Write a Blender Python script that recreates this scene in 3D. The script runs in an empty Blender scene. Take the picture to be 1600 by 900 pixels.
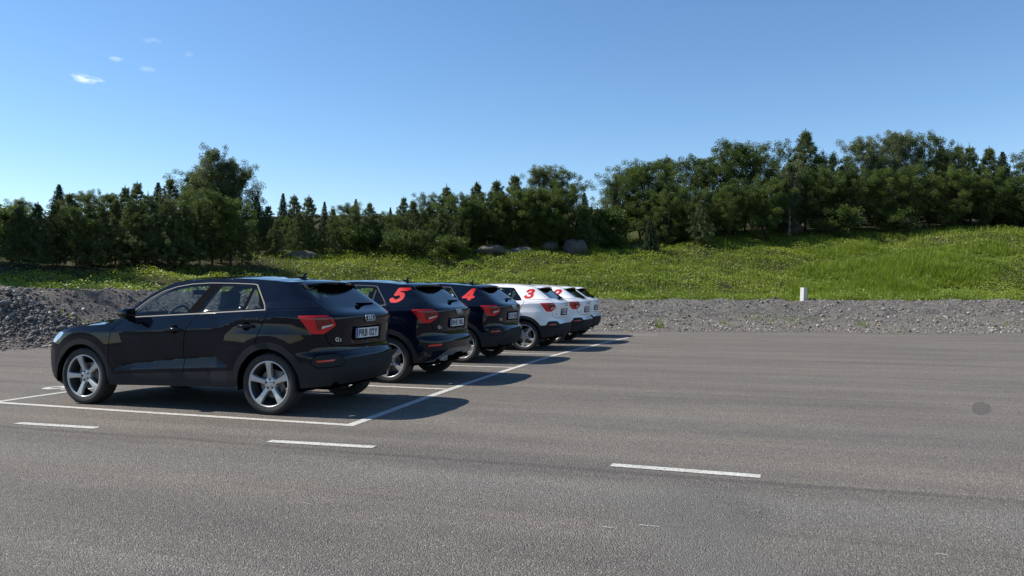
import bpy, bmesh, math, random
import numpy as np
from mathutils import Vector, Matrix
from mathutils.geometry import delaunay_2d_cdt

SC = bpy.context.scene
COL = SC.collection
R = math.radians
# ------------------------------------------------------------------ camera
F_PX, HORIZON, TH, CAM_H = 1194.73, 455.23, 0.3202, 1.346
FWD = Vector((-math.sin(TH), math.cos(TH), 0)); RGT = Vector((math.cos(TH), math.sin(TH), 0))
cam_d = bpy.data.cameras.new('camera'); cam = bpy.data.objects.new('camera', cam_d); COL.objects.link(cam)
cam_d.sensor_width = 36.0; cam_d.lens = 36.0 * F_PX / 1600.0
cam_d.clip_start = 0.05; cam_d.clip_end = 6000
cam.location = (0, 0, CAM_H)
pitch = math.atan((HORIZON - 450) / F_PX)
cam.rotation_euler = (math.pi / 2 + pitch, 0, TH)
SC.camera = cam
# ------------------------------------------------------------------ sky and sun
SUN_EL = R(46.5); SHADOW_AZ = R(8.5)          # shadows run along +X, a touch towards +Y
to_sun = Vector((-math.cos(SHADOW_AZ) * math.cos(SUN_EL), -math.sin(SHADOW_AZ) * math.cos(SUN_EL), math.sin(SUN_EL)))
world = bpy.data.worlds.new('World'); SC.world = world; world.use_nodes = True
wn = world.node_tree.nodes; wl = world.node_tree.links; wn.clear()
sky = wn.new('ShaderNodeTexSky'); sky.sky_type = 'NISHITA'; sky.sun_disc = False
sky.sun_elevation = SUN_EL; sky.sun_rotation = math.atan2(to_sun.x, to_sun.y)
sky.altitude = 300; sky.air_density = 1.0; sky.dust_density = 0.0; sky.ozone_density = 3.0
bg = wn.new('ShaderNodeBackground'); bg.inputs['Strength'].default_value = 0.116
wo = wn.new('ShaderNodeOutputWorld')
def sky_dir(px, py):
    v = FWD + RGT * ((px - 800) / F_PX) + Vector((0, 0, 1)) * ((HORIZON - py) / F_PX)
    return v.normalized()
# small wisps of high cloud drawn into the sky by direction
tc = wn.new('ShaderNodeTexCoord')
acc = None
def wmath(op, a, b=None, clamp=False):
    n = wn.new('ShaderNodeMath'); n.operation = op; n.use_clamp = clamp
    for i, v in enumerate((a, b)):
        if v is None: continue
        if isinstance(v, (int, float)): n.inputs[i].default_value = v
        else: wl.new(v, n.inputs[i])
    return n.outputs[0]
cn = wn.new('ShaderNodeTexNoise'); cn.inputs['Scale'].default_value = 70; cn.inputs['Detail'].default_value = 5
mp = wn.new('ShaderNodeMapping'); mp.inputs['Scale'].default_value = (1, 1, 2.6)
wl.new(tc.outputs['Generated'], mp.inputs['Vector']); wl.new(mp.outputs[0], cn.inputs['Vector'])
for (px, py, w, h, k) in ((139, 125, 20, 6, .75), (124, 118, 13, 4, .4), (181, 92, 11, 4, .4), (238, 64, 14, 5, .16), (230, 107, 12, 5, .16), (295, 84, 7, 5, .1)):
    d0 = sky_dir(px, py); rt = d0.cross(Vector((0, 0, 1))).normalized(); up = rt.cross(d0).normalized()
    terms = []
    for ax, s in ((rt, w / F_PX), (up, h / F_PX)):
        sub = wn.new('ShaderNodeVectorMath'); sub.operation = 'SUBTRACT'; sub.inputs[1].default_value = d0
        wl.new(tc.outputs['Generated'], sub.inputs[0])
        dt = wn.new('ShaderNodeVectorMath'); dt.operation = 'DOT_PRODUCT'; dt.inputs[1].default_value = ax / s
        wl.new(sub.outputs[0], dt.inputs[0])
        terms.append(wmath('MULTIPLY', dt.outputs['Value'], dt.outputs['Value']))
    r2 = wmath('ADD', terms[0], terms[1])
    m = wmath('SUBTRACT', 1.0, r2, True)
    m = wmath('MULTIPLY', m, wmath('MULTIPLY', wmath('SUBTRACT', cn.outputs[0], .36, True), 5 * k), True)
    acc = m if acc is None else wmath('ADD', acc, m, True)
mixc = wn.new('ShaderNodeMix'); mixc.data_type = 'RGBA'
wl.new(wmath('MULTIPLY', acc, .62), mixc.inputs[0]); hs = wn.new('ShaderNodeHueSaturation'); hs.inputs['Saturation'].default_value = 1.13; hs.inputs['Value'].default_value = .95; wl.new(sky.outputs[0], hs.inputs['Color']); wl.new(hs.outputs[0], mixc.inputs[6]); mixc.inputs[7].default_value = (9.0, 9.3, 9.6, 1)
wl.new(mixc.outputs[2], bg.inputs['Color']); wl.new(bg.outputs[0], wo.inputs[0])
sd = bpy.data.lights.new('sun', 'SUN'); sd.energy = 4.8; sd.angle = R(0.55); sd.color = (1.0, 0.94, 0.84)
so = bpy.data.objects.new('sun', sd); COL.objects.link(so)
so.rotation_euler = to_sun.to_track_quat('Z', 'Y').to_euler(); so.location = to_sun * 60
# ------------------------------------------------------------------ exposure and engine
vs = SC.view_settings; vs.view_transform = 'Standard'; vs.look = 'None'; vs.exposure = 0.55; vs.gamma = 1.0; vs.use_curve_mapping = False
SC.render.engine = 'CYCLES'
SC.cycles.use_denoising = True; SC.cycles.max_bounces = 8; SC.cycles.transparent_max_bounces = 24
SC.cycles.diffuse_bounces = 3; SC.cycles.glossy_bounces = 3; SC.cycles.transmission_bounces = 4
SC.cycles.caustics_reflective = False; SC.cycles.caustics_refractive = False
SC.cycles.sample_clamp_indirect = 6

# ------------------------------------------------------------------ helpers
class NT:
    """small builder for node materials"""
    def __init__(s, name):
        s.m = bpy.data.materials.new(name); s.m.use_nodes = True; s.n = s.m.node_tree.nodes; s.l = s.m.node_tree.links
        s.n.clear(); s.out = s.n.new('ShaderNodeOutputMaterial')
    def put(s, sock, v):
        if isinstance(v, bpy.types.NodeSocket): s.l.new(v, sock)
        elif isinstance(v, (tuple, list)) and len(v) == 3 and sock.type == 'RGBA': sock.default_value = (*v, 1)
        else: sock.default_value = v
    def node(s, t, **kw):
        n = s.n.new(t)
        for k, v in kw.items():
            if hasattr(n, k) and not k[0].isupper(): setattr(n, k, v)
            else: s.put(n.inputs[k.replace('_', ' ')], v)
        return n
    def coord(s, kind='Object'): return s.node('ShaderNodeTexCoord').outputs[kind]
    def pos(s): return s.node('ShaderNodeNewGeometry').outputs['Position']
    def noise(s, vec, scale, detail=3, rough=.55, dist=0):
        n = s.n.new('ShaderNodeTexNoise'); s.l.new(vec, n.inputs['Vector'])
        n.inputs['Scale'].default_value = scale; n.inputs['Detail'].default_value = detail; n.inputs['Roughness'].default_value = rough; n.inputs['Distortion'].default_value = dist
        return n.outputs[0]
    def vor(s, vec, scale, out='Color', feature='F1'):
        n = s.n.new('ShaderNodeTexVoronoi'); n.feature = feature; s.l.new(vec, n.inputs['Vector']); n.inputs['Scale'].default_value = scale
        return n.outputs[out]
    def math(s, op, a, b=0.0, c=0.0, clamp=False):
        n = s.n.new('ShaderNodeMath'); n.operation = op; n.use_clamp = clamp
        for i, v in enumerate((a, b, c)): s.put(n.inputs[i], v)
        return n.outputs[0]
    def ramp(s, fac, stops, interp='LINEAR'):
        n = s.n.new('ShaderNodeValToRGB'); n.color_ramp.interpolation = interp
        e = n.color_ramp.elements
        while len(e) < len(stops): e.new(.5)
        for i, (p, c) in enumerate(stops):
            e[i].position = p; e[i].color = (*c, 1) if isinstance(c, (tuple, list)) else (c, c, c, 1)
        s.l.new(fac, n.inputs[0]); return n.outputs[0]
    def mix(s, fac, a, b, blend='MIX'):
        n = s.n.new('ShaderNodeMix'); n.data_type = 'RGBA'; n.blend_type = blend
        s.put(n.inputs[0], fac); s.put(n.inputs[6], a); s.put(n.inputs[7], b); return n.outputs[2]
    def mapping(s, vec, scale=(1, 1, 1), rot=(0, 0, 0), loc=(0, 0, 0)):
        n = s.n.new('ShaderNodeMapping'); s.l.new(vec, n.inputs[0])
        n.inputs['Scale'].default_value = scale; n.inputs['Rotation'].default_value = rot; n.inputs['Location'].default_value = loc
        return n.outputs[0]
    def bump(s, h, strength=.5, dist=.01):
        n = s.n.new('ShaderNodeBump'); s.l.new(h, n.inputs['Height']); n.inputs['Strength'].default_value = strength; n.inputs['Distance'].default_value = dist
        return n.outputs[0]
    def bsdf(s, color, rough=.6, **kw):
        n = s.n.new('ShaderNodeBsdfPrincipled'); s.put(n.inputs['Base Color'], color); s.put(n.inputs['Roughness'], rough)
        for k, v in kw.items(): s.put(n.inputs[k.replace('_', ' ')], v)
        s.l.new(n.outputs[0], s.out.inputs[0]); return n
def simple(name, color, rough=.5, **kw):
    t = NT(name); t.bsdf(color, rough, **kw); return t.m

def link(o, parent=None):
    COL.objects.link(o)
    if parent is not None: o.parent = parent
    return o
def mesh_obj(name, mesh, mat=None, parent=None):
    o = bpy.data.objects.new(name, mesh)
    if mat is not None and not mesh.materials: mesh.materials.append(mat)
    return link(o, parent)
def tag(o, label=None, cat=None, group=None, kind=None):
    for k, v in (('label', label), ('category', cat), ('group', group), ('kind', kind)):
        if v is not None: o[k] = v
    return o
def empty(name, loc=(0, 0, 0), rz=0.0):
    o = bpy.data.objects.new(name, None); o.empty_display_size = .2; o.location = loc; o.rotation_euler = (0, 0, rz); COL.objects.link(o); return o
def np_mesh(name, verts, faces, smooth=False):
    """verts (n,3), faces (m,3|4) as numpy arrays"""
    me = bpy.data.meshes.new(name); verts = np.asarray(verts, np.float32); faces = np.asarray(faces, np.int32)
    k = faces.shape[1]; m = faces.shape[0]
    me.vertices.add(len(verts)); me.vertices.foreach_set('co', verts.ravel())
    me.loops.add(m * k); me.loops.foreach_set('vertex_index', faces.ravel())
    me.polygons.add(m); me.polygons.foreach_set('loop_start', np.arange(0, m * k, k, dtype=np.int32))
    if smooth: me.polygons.foreach_set('use_smooth', np.ones(m, bool))
    me.update(calc_edges=True); return me
def bm_mesh(name, bm, smooth=False, angle=None):
    me = bpy.data.meshes.new(name); bmesh.ops.recalc_face_normals(bm, faces=bm.faces[:])
    if smooth:
        for f in bm.faces: f.smooth = True
        if angle:
            for e in bm.edges:
                if len(e.link_faces) == 2 and e.calc_face_angle(0) > angle: e.smooth = False
    bm.to_mesh(me); bm.free(); return me
def ground_pt(px, py, z=0.0):
    """the point of the plane at height z that a place in the picture lies on"""
    d = F_PX * (CAM_H - z) / (py - HORIZON); r = (px - 800) / F_PX * d
    return FWD * d + RGT * r
def at(px, d):
    return FWD * d + RGT * ((px - 800) / F_PX * d)
# ================================================================== car: a compact SUV drawn as one analytic skin
# local frame: x rearward from the nose, y across (the near side is negative), z up. s = |y|.
XA_R, XA_F, NX, MS = 3.30, 0.95, 5.5, 3.0
AX_F, AX_R, WHEEL_R = 0.80, 3.401, 0.336
def itp(v, pts):
    a = np.array(pts, float); return np.interp(v, a[:, 0], a[:, 1])
XR_PTS = [(.20, 3.93), (.27, 4.03), (.33, 4.10), (.40, 4.15), (.48, 4.185), (.60, 4.19), (.645, 4.18), (.668, 4.15), (.685, 4.128), (.74, 4.12), (.86, 4.128), (1.0, 4.152), (1.06, 4.156), (1.085, 4.145), (1.105, 4.115), (1.135, 4.045), (1.165, 3.985), (1.30, 3.80), (1.42, 3.635), (1.46, 3.58), (1.55, 3.42)]
XF_PTS = [(.18, .20), (.24, .08), (.32, .025), (.45, 0), (.62, .004), (.72, .03), (.78, .07), (.84, .14), (.90, .24), (1.0, .42), (1.1, .6), (1.5, .93)]
def _corner_table(dx, w):
    t1 = np.linspace(0, .9, 400); s1 = (1 - t1 ** NX) ** (1 / MS)
    s2 = np.linspace(s1[-1], 0, 400)[1:]; t2 = (1 - s2 ** MS) ** (1 / NX)
    t = np.r_[t1, t2]; s = np.r_[s1, s2]
    l = np.r_[0, np.cumsum(np.hypot(np.diff(t) * dx, np.diff(s) * w))]
    return l, t, s
TR_L, TR_T, TR_S = _corner_table(.86, .88); TF_L, TF_T, TF_S = _corner_table(.95, .88)
U_REAR = XA_R + TR_L[-1]; U_FRONT = XA_F - TF_L[-1]
def smooth01(t): t = np.clip(t, 0, 1); return t * t * (3 - 2 * t)
_ZT = np.arange(.10, 1.70, .002)
def _soft(pts, sig=.009):
    k = np.exp(-.5 * (np.arange(-40, 41) * .002 / sig) ** 2); k /= k.sum()
    y = itp(_ZT, pts); return np.convolve(np.pad(y, 40, mode='edge'), k, 'valid')
_XR = _soft(XR_PTS); _XF = _soft(XF_PTS, .02); _LOW = _soft([(.16, .78), (.22, .84), (.28, .866), (.36, .879), (.44, .883)], .02)
def XR(z): return np.interp(z, _ZT, _XR)
def XF(z): return np.interp(z, _ZT, _XF)
def crease_z(x): return np.interp(x, [0, 1.25, 1.31, 2.75, 3.07, 3.8, 4.3], [.86, .87, .872, .94, 1.05, 1.07, 1.072])
def belt_z(x): return np.interp(x, [0, 1.3, 1.45, 2.3, 3.36, 4.2], [1.0, 1.015, 1.033, 1.08, 1.138, 1.16])
BL_T = [(1.30, .428), (1.45, .50), (1.98, .56), (2.53, .61), (2.71, .62), (2.87, .512)]
BL_B = [(1.30, .425), (2.87, .508)]
def half_width(x, z):
    zc = crease_z(x); zb = belt_z(x)
    low = np.interp(z, _ZT, _LOW)
    t = np.clip((z - .44) / (zc - .44), 0, 1)
    w = np.where(z < .44, low, .883 + .014 * t + .007 * np.sin(np.pi * t))
    t2 = np.clip((z - zc) / np.maximum(zb - zc, .02), 0, 1)
    amp = np.interp(x, [0, .9, 1.3, 2.7, 3.1, 4.2], [.075, .06, .055, .055, .038, .034])
    w = w - amp * t2
    g = np.clip(z - zb, 0, 1)
    w = w - np.interp(g, [0, .012, .03], [0, .012, .020]) - .60 * np.clip(g - .01, 0, 1) - .12 * np.clip(g - .01, 0, 1) ** 2
    w = w - .022 * np.clip((x - 2.5) / 1.0, 0, 1) * np.clip(g / .1, 0, 1)
    w = w + np.interp(x, [0, .35, .6, 1.0, 3.0, 3.4, 3.8, 4.3], [-.045, -.03, -.012, 0, 0, .003, -.008, -.02])
    for ax in (AX_F, AX_R):
        r = np.hypot(x - ax, z - .336)
        w = w + .015 * np.clip(1 - (r - .53) / .22, 0, 1) * np.clip((.98 - z) / .1, 0, 1) * np.clip((z - .2) / .1, 0, 1)
    zt = itp(x, BL_T); zl = itp(x, BL_B); h = np.maximum(zt - zl, .004)
    gg = np.where(z <= zt, np.clip((z - zl) / h, 0, 1), np.clip(1 - (z - zt) / .012, 0, 1))
    w = w - .024 * gg * np.clip(h / .06, 0, 1) * (x > 1.30) * (x < 2.87)
    return w
def kz(z): return 1 - .5 * smooth01((z - 1.09) / .09)
def skin(u, z):
    u = np.asarray(u, float); z = np.asarray(z, float)
    rear = u > XA_R; front = u < XA_F
    tr = np.interp(u - XA_R, TR_L, TR_T); sr = np.interp(u - XA_R, TR_L, TR_S)
    tf = np.interp(XA_F - u, TF_L, TF_T); sf = np.interp(XA_F - u, TF_L, TF_S)
    x = np.where(rear, XA_R + (XR(z) - XA_R) * tr, np.where(front, XA_F - (XA_F - XF(z)) * tf, u))
    ts = np.where(rear, sr, np.where(front, sf, 1.0))
    s = half_width(np.clip(x, .42, 3.75), z) * np.maximum(ts, 0) ** kz(z)
    box = smooth01((.335 - s) / .03) * smooth01((z - .765) / .02) * smooth01((.965 - z) / .035)
    x = np.where(rear, x - .026 * box, x)
    return x, s, z
def PX(x, z):
    """skin coordinates of a side point (x, z)"""
    if XA_F <= x <= XA_R: return (x, z)
    if x > XA_R: return (XA_R + float(np.interp((x - XA_R) / (XR(z) - XA_R), TR_T, TR_L)), z)
    return (XA_F - float(np.interp((XA_F - x) / (XA_F - XF(z)), TF_T, TF_L)), z)
def PS(s, z, front=False):
    """skin coordinates of a tail (or nose) point (s, z)"""
    w = float(half_width(np.array(.45 if front else 3.75), np.array(z)))
    ts = min(1, max(0, s / w)) ** (1 / float(kz(np.array(z))))
    if front: return (XA_F - float(np.interp(-ts, -TF_S, TF_L)), z)
    return (XA_R + float(np.interp(-ts, -TR_S, TR_L)), z)
def skin3(u, z, side=-1):
    x, s, zz = skin(u, z); return np.stack([x, side * s, zz + 0 * x], -1)
def skin_n(u, z, side=-1):
    e = .0012; a = skin3(u + e, z, side) - skin3(u - e, z, side); b = skin3(u, z + e, side) - skin3(u, z - e, side)
    n = np.cross(a, b); n /= np.maximum(np.linalg.norm(n, axis=-1, keepdims=True), 1e-12)
    p = skin3(u, z, side); ref = p - np.array([2.1, 0, .7]); ref[..., 0] *= .4
    sg = np.sign((n * ref).sum(-1, keepdims=True)); sg[sg == 0] = 1
    return n * sg
def densify(pts, step=.03, closed=True):
    out = []; n = len(pts)
    for i in range(n if closed else n - 1):
        a = np.array(pts[i]); b = np.array(pts[(i + 1) % n]); k = max(1, int(math.ceil(np.linalg.norm(b - a) / step)))
        for j in range(k): out.append(tuple(a + (b - a) * j / k))
    if not closed: out.append(tuple(pts[-1]))
    return out
def inside(poly, p):
    poly = np.array(poly); x, y = p[:, 0], p[:, 1]; c = np.zeros(len(p), bool); j = len(poly) - 1
    for i in range(len(poly)):
        xi, yi = poly[i]; xj, yj = poly[j]
        if yi != yj: c ^= ((yi > y) != (yj > y)) & (x < (xj - xi) * (y - yi) / (yj - yi) + xi)
        j = i
    return c
def arc_poly(cx, cz, r, a0=0, a1=360, n=56):
    return [PX(cx + r * math.cos(R(a0 + (a1 - a0) * i / n)), cz + r * math.sin(R(a0 + (a1 - a0) * i / n))) for i in range(n if a1 - a0 == 360 else n + 1)]
def strip(line, w=.0065):
    l = np.array(densify(line, .05, False)); d = np.gradient(l, axis=0); d /= np.linalg.norm(d, axis=1)[:, None]; n = np.stack([-d[:, 1], d[:, 0]], 1) * w / 2
    return [tuple(p) for p in np.vstack([l + n, (l - n)[::-1]])]

TOP = [PS(0, .80, 1), PS(.2, .801, 1), PS(.4, .807, 1), PS(.55, .818, 1), PS(.64, .828, 1), PX(.30, .846), PX(.38, .862), PX(.45, .878), PX(.58, .905), PX(.70, .924), PX(.86, .938), PX(1.01, .947), PX(1.12, .957), PX(1.20, .975), PX(1.28, 1.005),
       PX(1.40, 1.115), PX(1.55, 1.255), PX(1.70, 1.362), PX(1.85, 1.430), PX(2.0, 1.464), PX(2.15, 1.478), PX(2.4, 1.490), PX(2.7, 1.495), PX(3.0, 1.487), PX(3.25, 1.471), PX(3.45, 1.452), PS(.50, 1.450), PS(.3, 1.452), PS(.15, 1.454), PS(0, 1.455)]
BOT = [PS(0, .20, 1), PS(.5, .20, 1), PX(.30, .205), PX(.42, .22), PX(1.2, .247), PX(3.0, .287), PX(3.80, .305), PS(.74, .312), PS(.5, .315), PS(0, .315)]
I_HOOD, I_SCREEN = 14, 19
DLO_OUT = [PX(1.395, 1.036), PX(1.55, 1.043), PX(2.3, 1.083), PX(3.356, 1.141), PX(3.342, 1.151), PX(3.098, 1.4245), PX(3.04, 1.433), PX(2.75, 1.4435), PX(2.43, 1.4485), PX(2.16, 1.4375), PX(1.951, 1.406), PX(1.781, 1.354), PX(1.631, 1.265), PX(1.512, 1.161)]
DLO_IN = [PX(1.43, 1.047), PX(1.55, 1.053), PX(2.3, 1.0935), PX(3.330, 1.1505), PX(3.088, 1.415), PX(3.04, 1.424), PX(2.75, 1.4345), PX(2.43, 1.4395), PX(2.165, 1.4285), PX(1.957, 1.3975), PX(1.787, 1.3455), PX(1.637, 1.2565), PX(1.52, 1.153)]
def regions(variant):
    C = []           # (name, polygon) in order of priority
    C += [('hole', arc_poly(AX_F, .336, .383)), ('hole', arc_poly(AX_R, .336, .388))]
    # glass
    C += [('window_a', [PX(1.515, 1.062), PX(1.62, 1.068), PX(2.265, 1.101), PX(2.44, 1.424), PX(2.43, 1.428), PX(2.17, 1.418), PX(1.96, 1.387), PX(1.79, 1.335), PX(1.64, 1.246), PX(1.535, 1.150)])]
    C += [('window_b', [PX(2.435, 1.112), PX(3.02, 1.142), PX(3.045, 1.405), PX(3.03, 1.411), PX(2.75, 1.422), PX(2.575, 1.425)])]
    C += [('window_c', [PX(3.075, 1.146), PX(3.275, 1.156), PX(3.095, 1.394), PX(3.085, 1.398)])]
    C += [('black_trim', DLO_IN), ('chrome', DLO_OUT)]
    C += [('rear_window', [PS(0, 1.180), PS(.45, 1.180), PS(.575, 1.183), PS(.585, 1.195), PS(.555, 1.39), PS(.50, 1.42), PS(0, 1.425)])]
    # lamps
    C += [('reverse_lamp', [PS(.765, .968), PS(.655, .990), PS(.66, .974), PS(.768, .940)])]
    C += [('lamp_inner', [PS(.825, 1.062), PS(.70, 1.068), PS(.648, .99), PS(.668, .962), PS(.80, .925)])]
    C += [('tail_lamp', [PX(3.775, 1.082), PX(3.90, 1.086), PS(.715, 1.088), PS(.675, 1.06), PS(.622, .985), PS(.632, .965), PS(.745, .886), PX(3.935, .888), PX(3.905, .90), PX(3.79, 1.06)])]
    if variant == 'touring':
        C += [('reflector', [PS(.825, .583), PS(.70, .590), PS(.655, .607), PS(.70, .609), PS(.828, .603)])]
    else:
        C += [('reflector', [PS(.80, .545), PS(.60, .550), PS(.585, .562), PS(.60, .578), PS(.78, .574), PS(.805, .558)])]
    C += [('headlamp', [PS(.50, .768, 1), PS(.60, .822, 1), PX(.30, .836), PX(.45, .862), PX(.50, .845), PX(.44, .79), PX(.36, .735), PS(.62, .715, 1)])]
    C += [('grille', [PS(0, .79, 1), PS(.40, .78, 1), PS(.50, .70, 1), PS(.42, .42, 1), PS(0, .40, 1)])]
    C += [('intake', [PS(.52, .62, 1), PX(.30, .66), PX(.345, .60), PX(.33, .36), PS(.60, .33, 1), PS(.50, .40, 1)])]
    # dark gaps between panels
    seam = [[PX(1.385, 1.012), PX(1.30, .945), PX(1.248, .89), PX(1.228, .78), PX(1.222, .38)], [PX(2.44, 1.082), PX(2.335, .95), PX(2.302, .84), PX(2.288, .6), PX(2.283, .445)],
            [PX(3.405, 1.13), PX(3.385, 1.07), PX(3.345, .98), PX(3.298, .88), PX(3.255, .775)], [PX(3.37, 1.147), PX(3.6, 1.158), PS(.735, 1.165), PS(.675, 1.17)],
            [PS(.665, 1.30), PS(.668, 1.17), PS(.672, 1.09)], [PS(.735, .885), PS(.70, .80), PS(.64, .748), PS(.5, .742), PS(0, .740)]]
    if variant == 'touring': seam += [[PS(.86, .575), PS(.835, .648), PS(.80, .668), PS(.62, .672), PS(.575, .650), PS(.53, .575), PS(.60, .53), PS(.82, .525), PS(.86, .575)]]
    for i, l in enumerate(seam): C.append(('panel_gap%d' % i, strip(l, .009)))
    # cladding
    if variant == 'touring':
        C += [('bumper_recess', [PS(.86, .575), PS(.835, .648), PS(.80, .668), PS(.62, .672), PS(.575, .650), PS(.53, .575)])]
        clad_r = [PX(3.70, .20), PX(3.78, .575), PS(.80, .590), PS(.5, .612), PS(0, .622), PS(0, .20)]
        C += [('bumper_trim', clad_r)]
    else:
        C += [('diffuser', [PS(.80, .305), PS(.66, .345), PS(.50, .455), PS(.42, .488), PS(0, .500), PS(0, .425), PS(.14, .42), PS(.20, .385), PS(.40, .390), PS(.52, .335), PS(.66, .305)])]
        C += [('bumper_trim', [PS(.72, .20), PS(.66, .34), PS(.42, .48), PS(0, .49), PS(0, .2)])]
    C += [('arch_trim_a', arc_poly(AX_F, .336, .447)), ('arch_trim_b', arc_poly(AX_R, .336, .460))]
    C += [('sill_trim', [PX(1.17, .20), PX(1.17, .368), PX(2.26, .432), PX(2.97, .473), PX(2.97, .20)])]
    C += [('front_lip', [PS(0, .15, 1), PX(.46, .15), PX(.43, .325), PS(.6, .325, 1), PS(0, .315, 1)])]
    C += [('door_a', [PX(1.222, .2), PX(1.222, .38), PX(1.228, .78), PX(1.248, .89), PX(1.30, .945), PX(1.385, 1.012), PX(1.40, 1.06), PX(2.44, 1.10), PX(2.44, 1.082), PX(2.335, .95), PX(2.302, .84), PX(2.288, .6), PX(2.283, .2)])]
    C += [('door_b', [PX(2.283, .2), PX(2.288, .6), PX(2.302, .84), PX(2.335, .95), PX(2.44, 1.082), PX(2.44, 1.10), PX(3.40, 1.16), PX(3.405, 1.13), PX(3.385, 1.07), PX(3.345, .98), PX(3.298, .88), PX(3.255, .775), PX(3.05, .7), PX(2.92, .2)])]
    C += [('tailgate', [PS(0, .742), PS(.5, .744), PS(.64, .75), PS(.70, .80), PS(.735, .885), PS(.735, 1.0), PS(.675, 1.09), PS(.668, 1.17), PS(.662, 1.46), PS(0, 1.47)])]
    return C

class Tri:
    """triangles with their own corner normals, gathered per part"""
    def __init__(s): s.c = []; s.n = []
    def add(s, c, n): s.c.append(np.asarray(c, float).reshape(-1, 3, 3)); s.n.append(np.asarray(n, float).reshape(-1, 3, 3))
    def mesh(s, name):
        c = np.concatenate(s.c); n = np.concatenate(s.n)
        g = np.cross(c[:, 1] - c[:, 0], c[:, 2] - c[:, 0]); flip = (g * n.sum(1)).sum(-1) < 0
        c[flip] = c[flip][:, ::-1]; n[flip] = n[flip][:, ::-1]
        key = np.round(c.reshape(-1, 3), 5); v, inv = np.unique(key, axis=0, return_inverse=True); f = inv.reshape(-1, 3)
        ok = (f[:, 0] != f[:, 1]) & (f[:, 1] != f[:, 2]) & (f[:, 2] != f[:, 0]); f = f[ok]; n = n[ok]
        me = np_mesh(name, v, f, True); me.normals_split_custom_set([tuple(x) for x in n.reshape(-1, 3)]); return me

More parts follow.
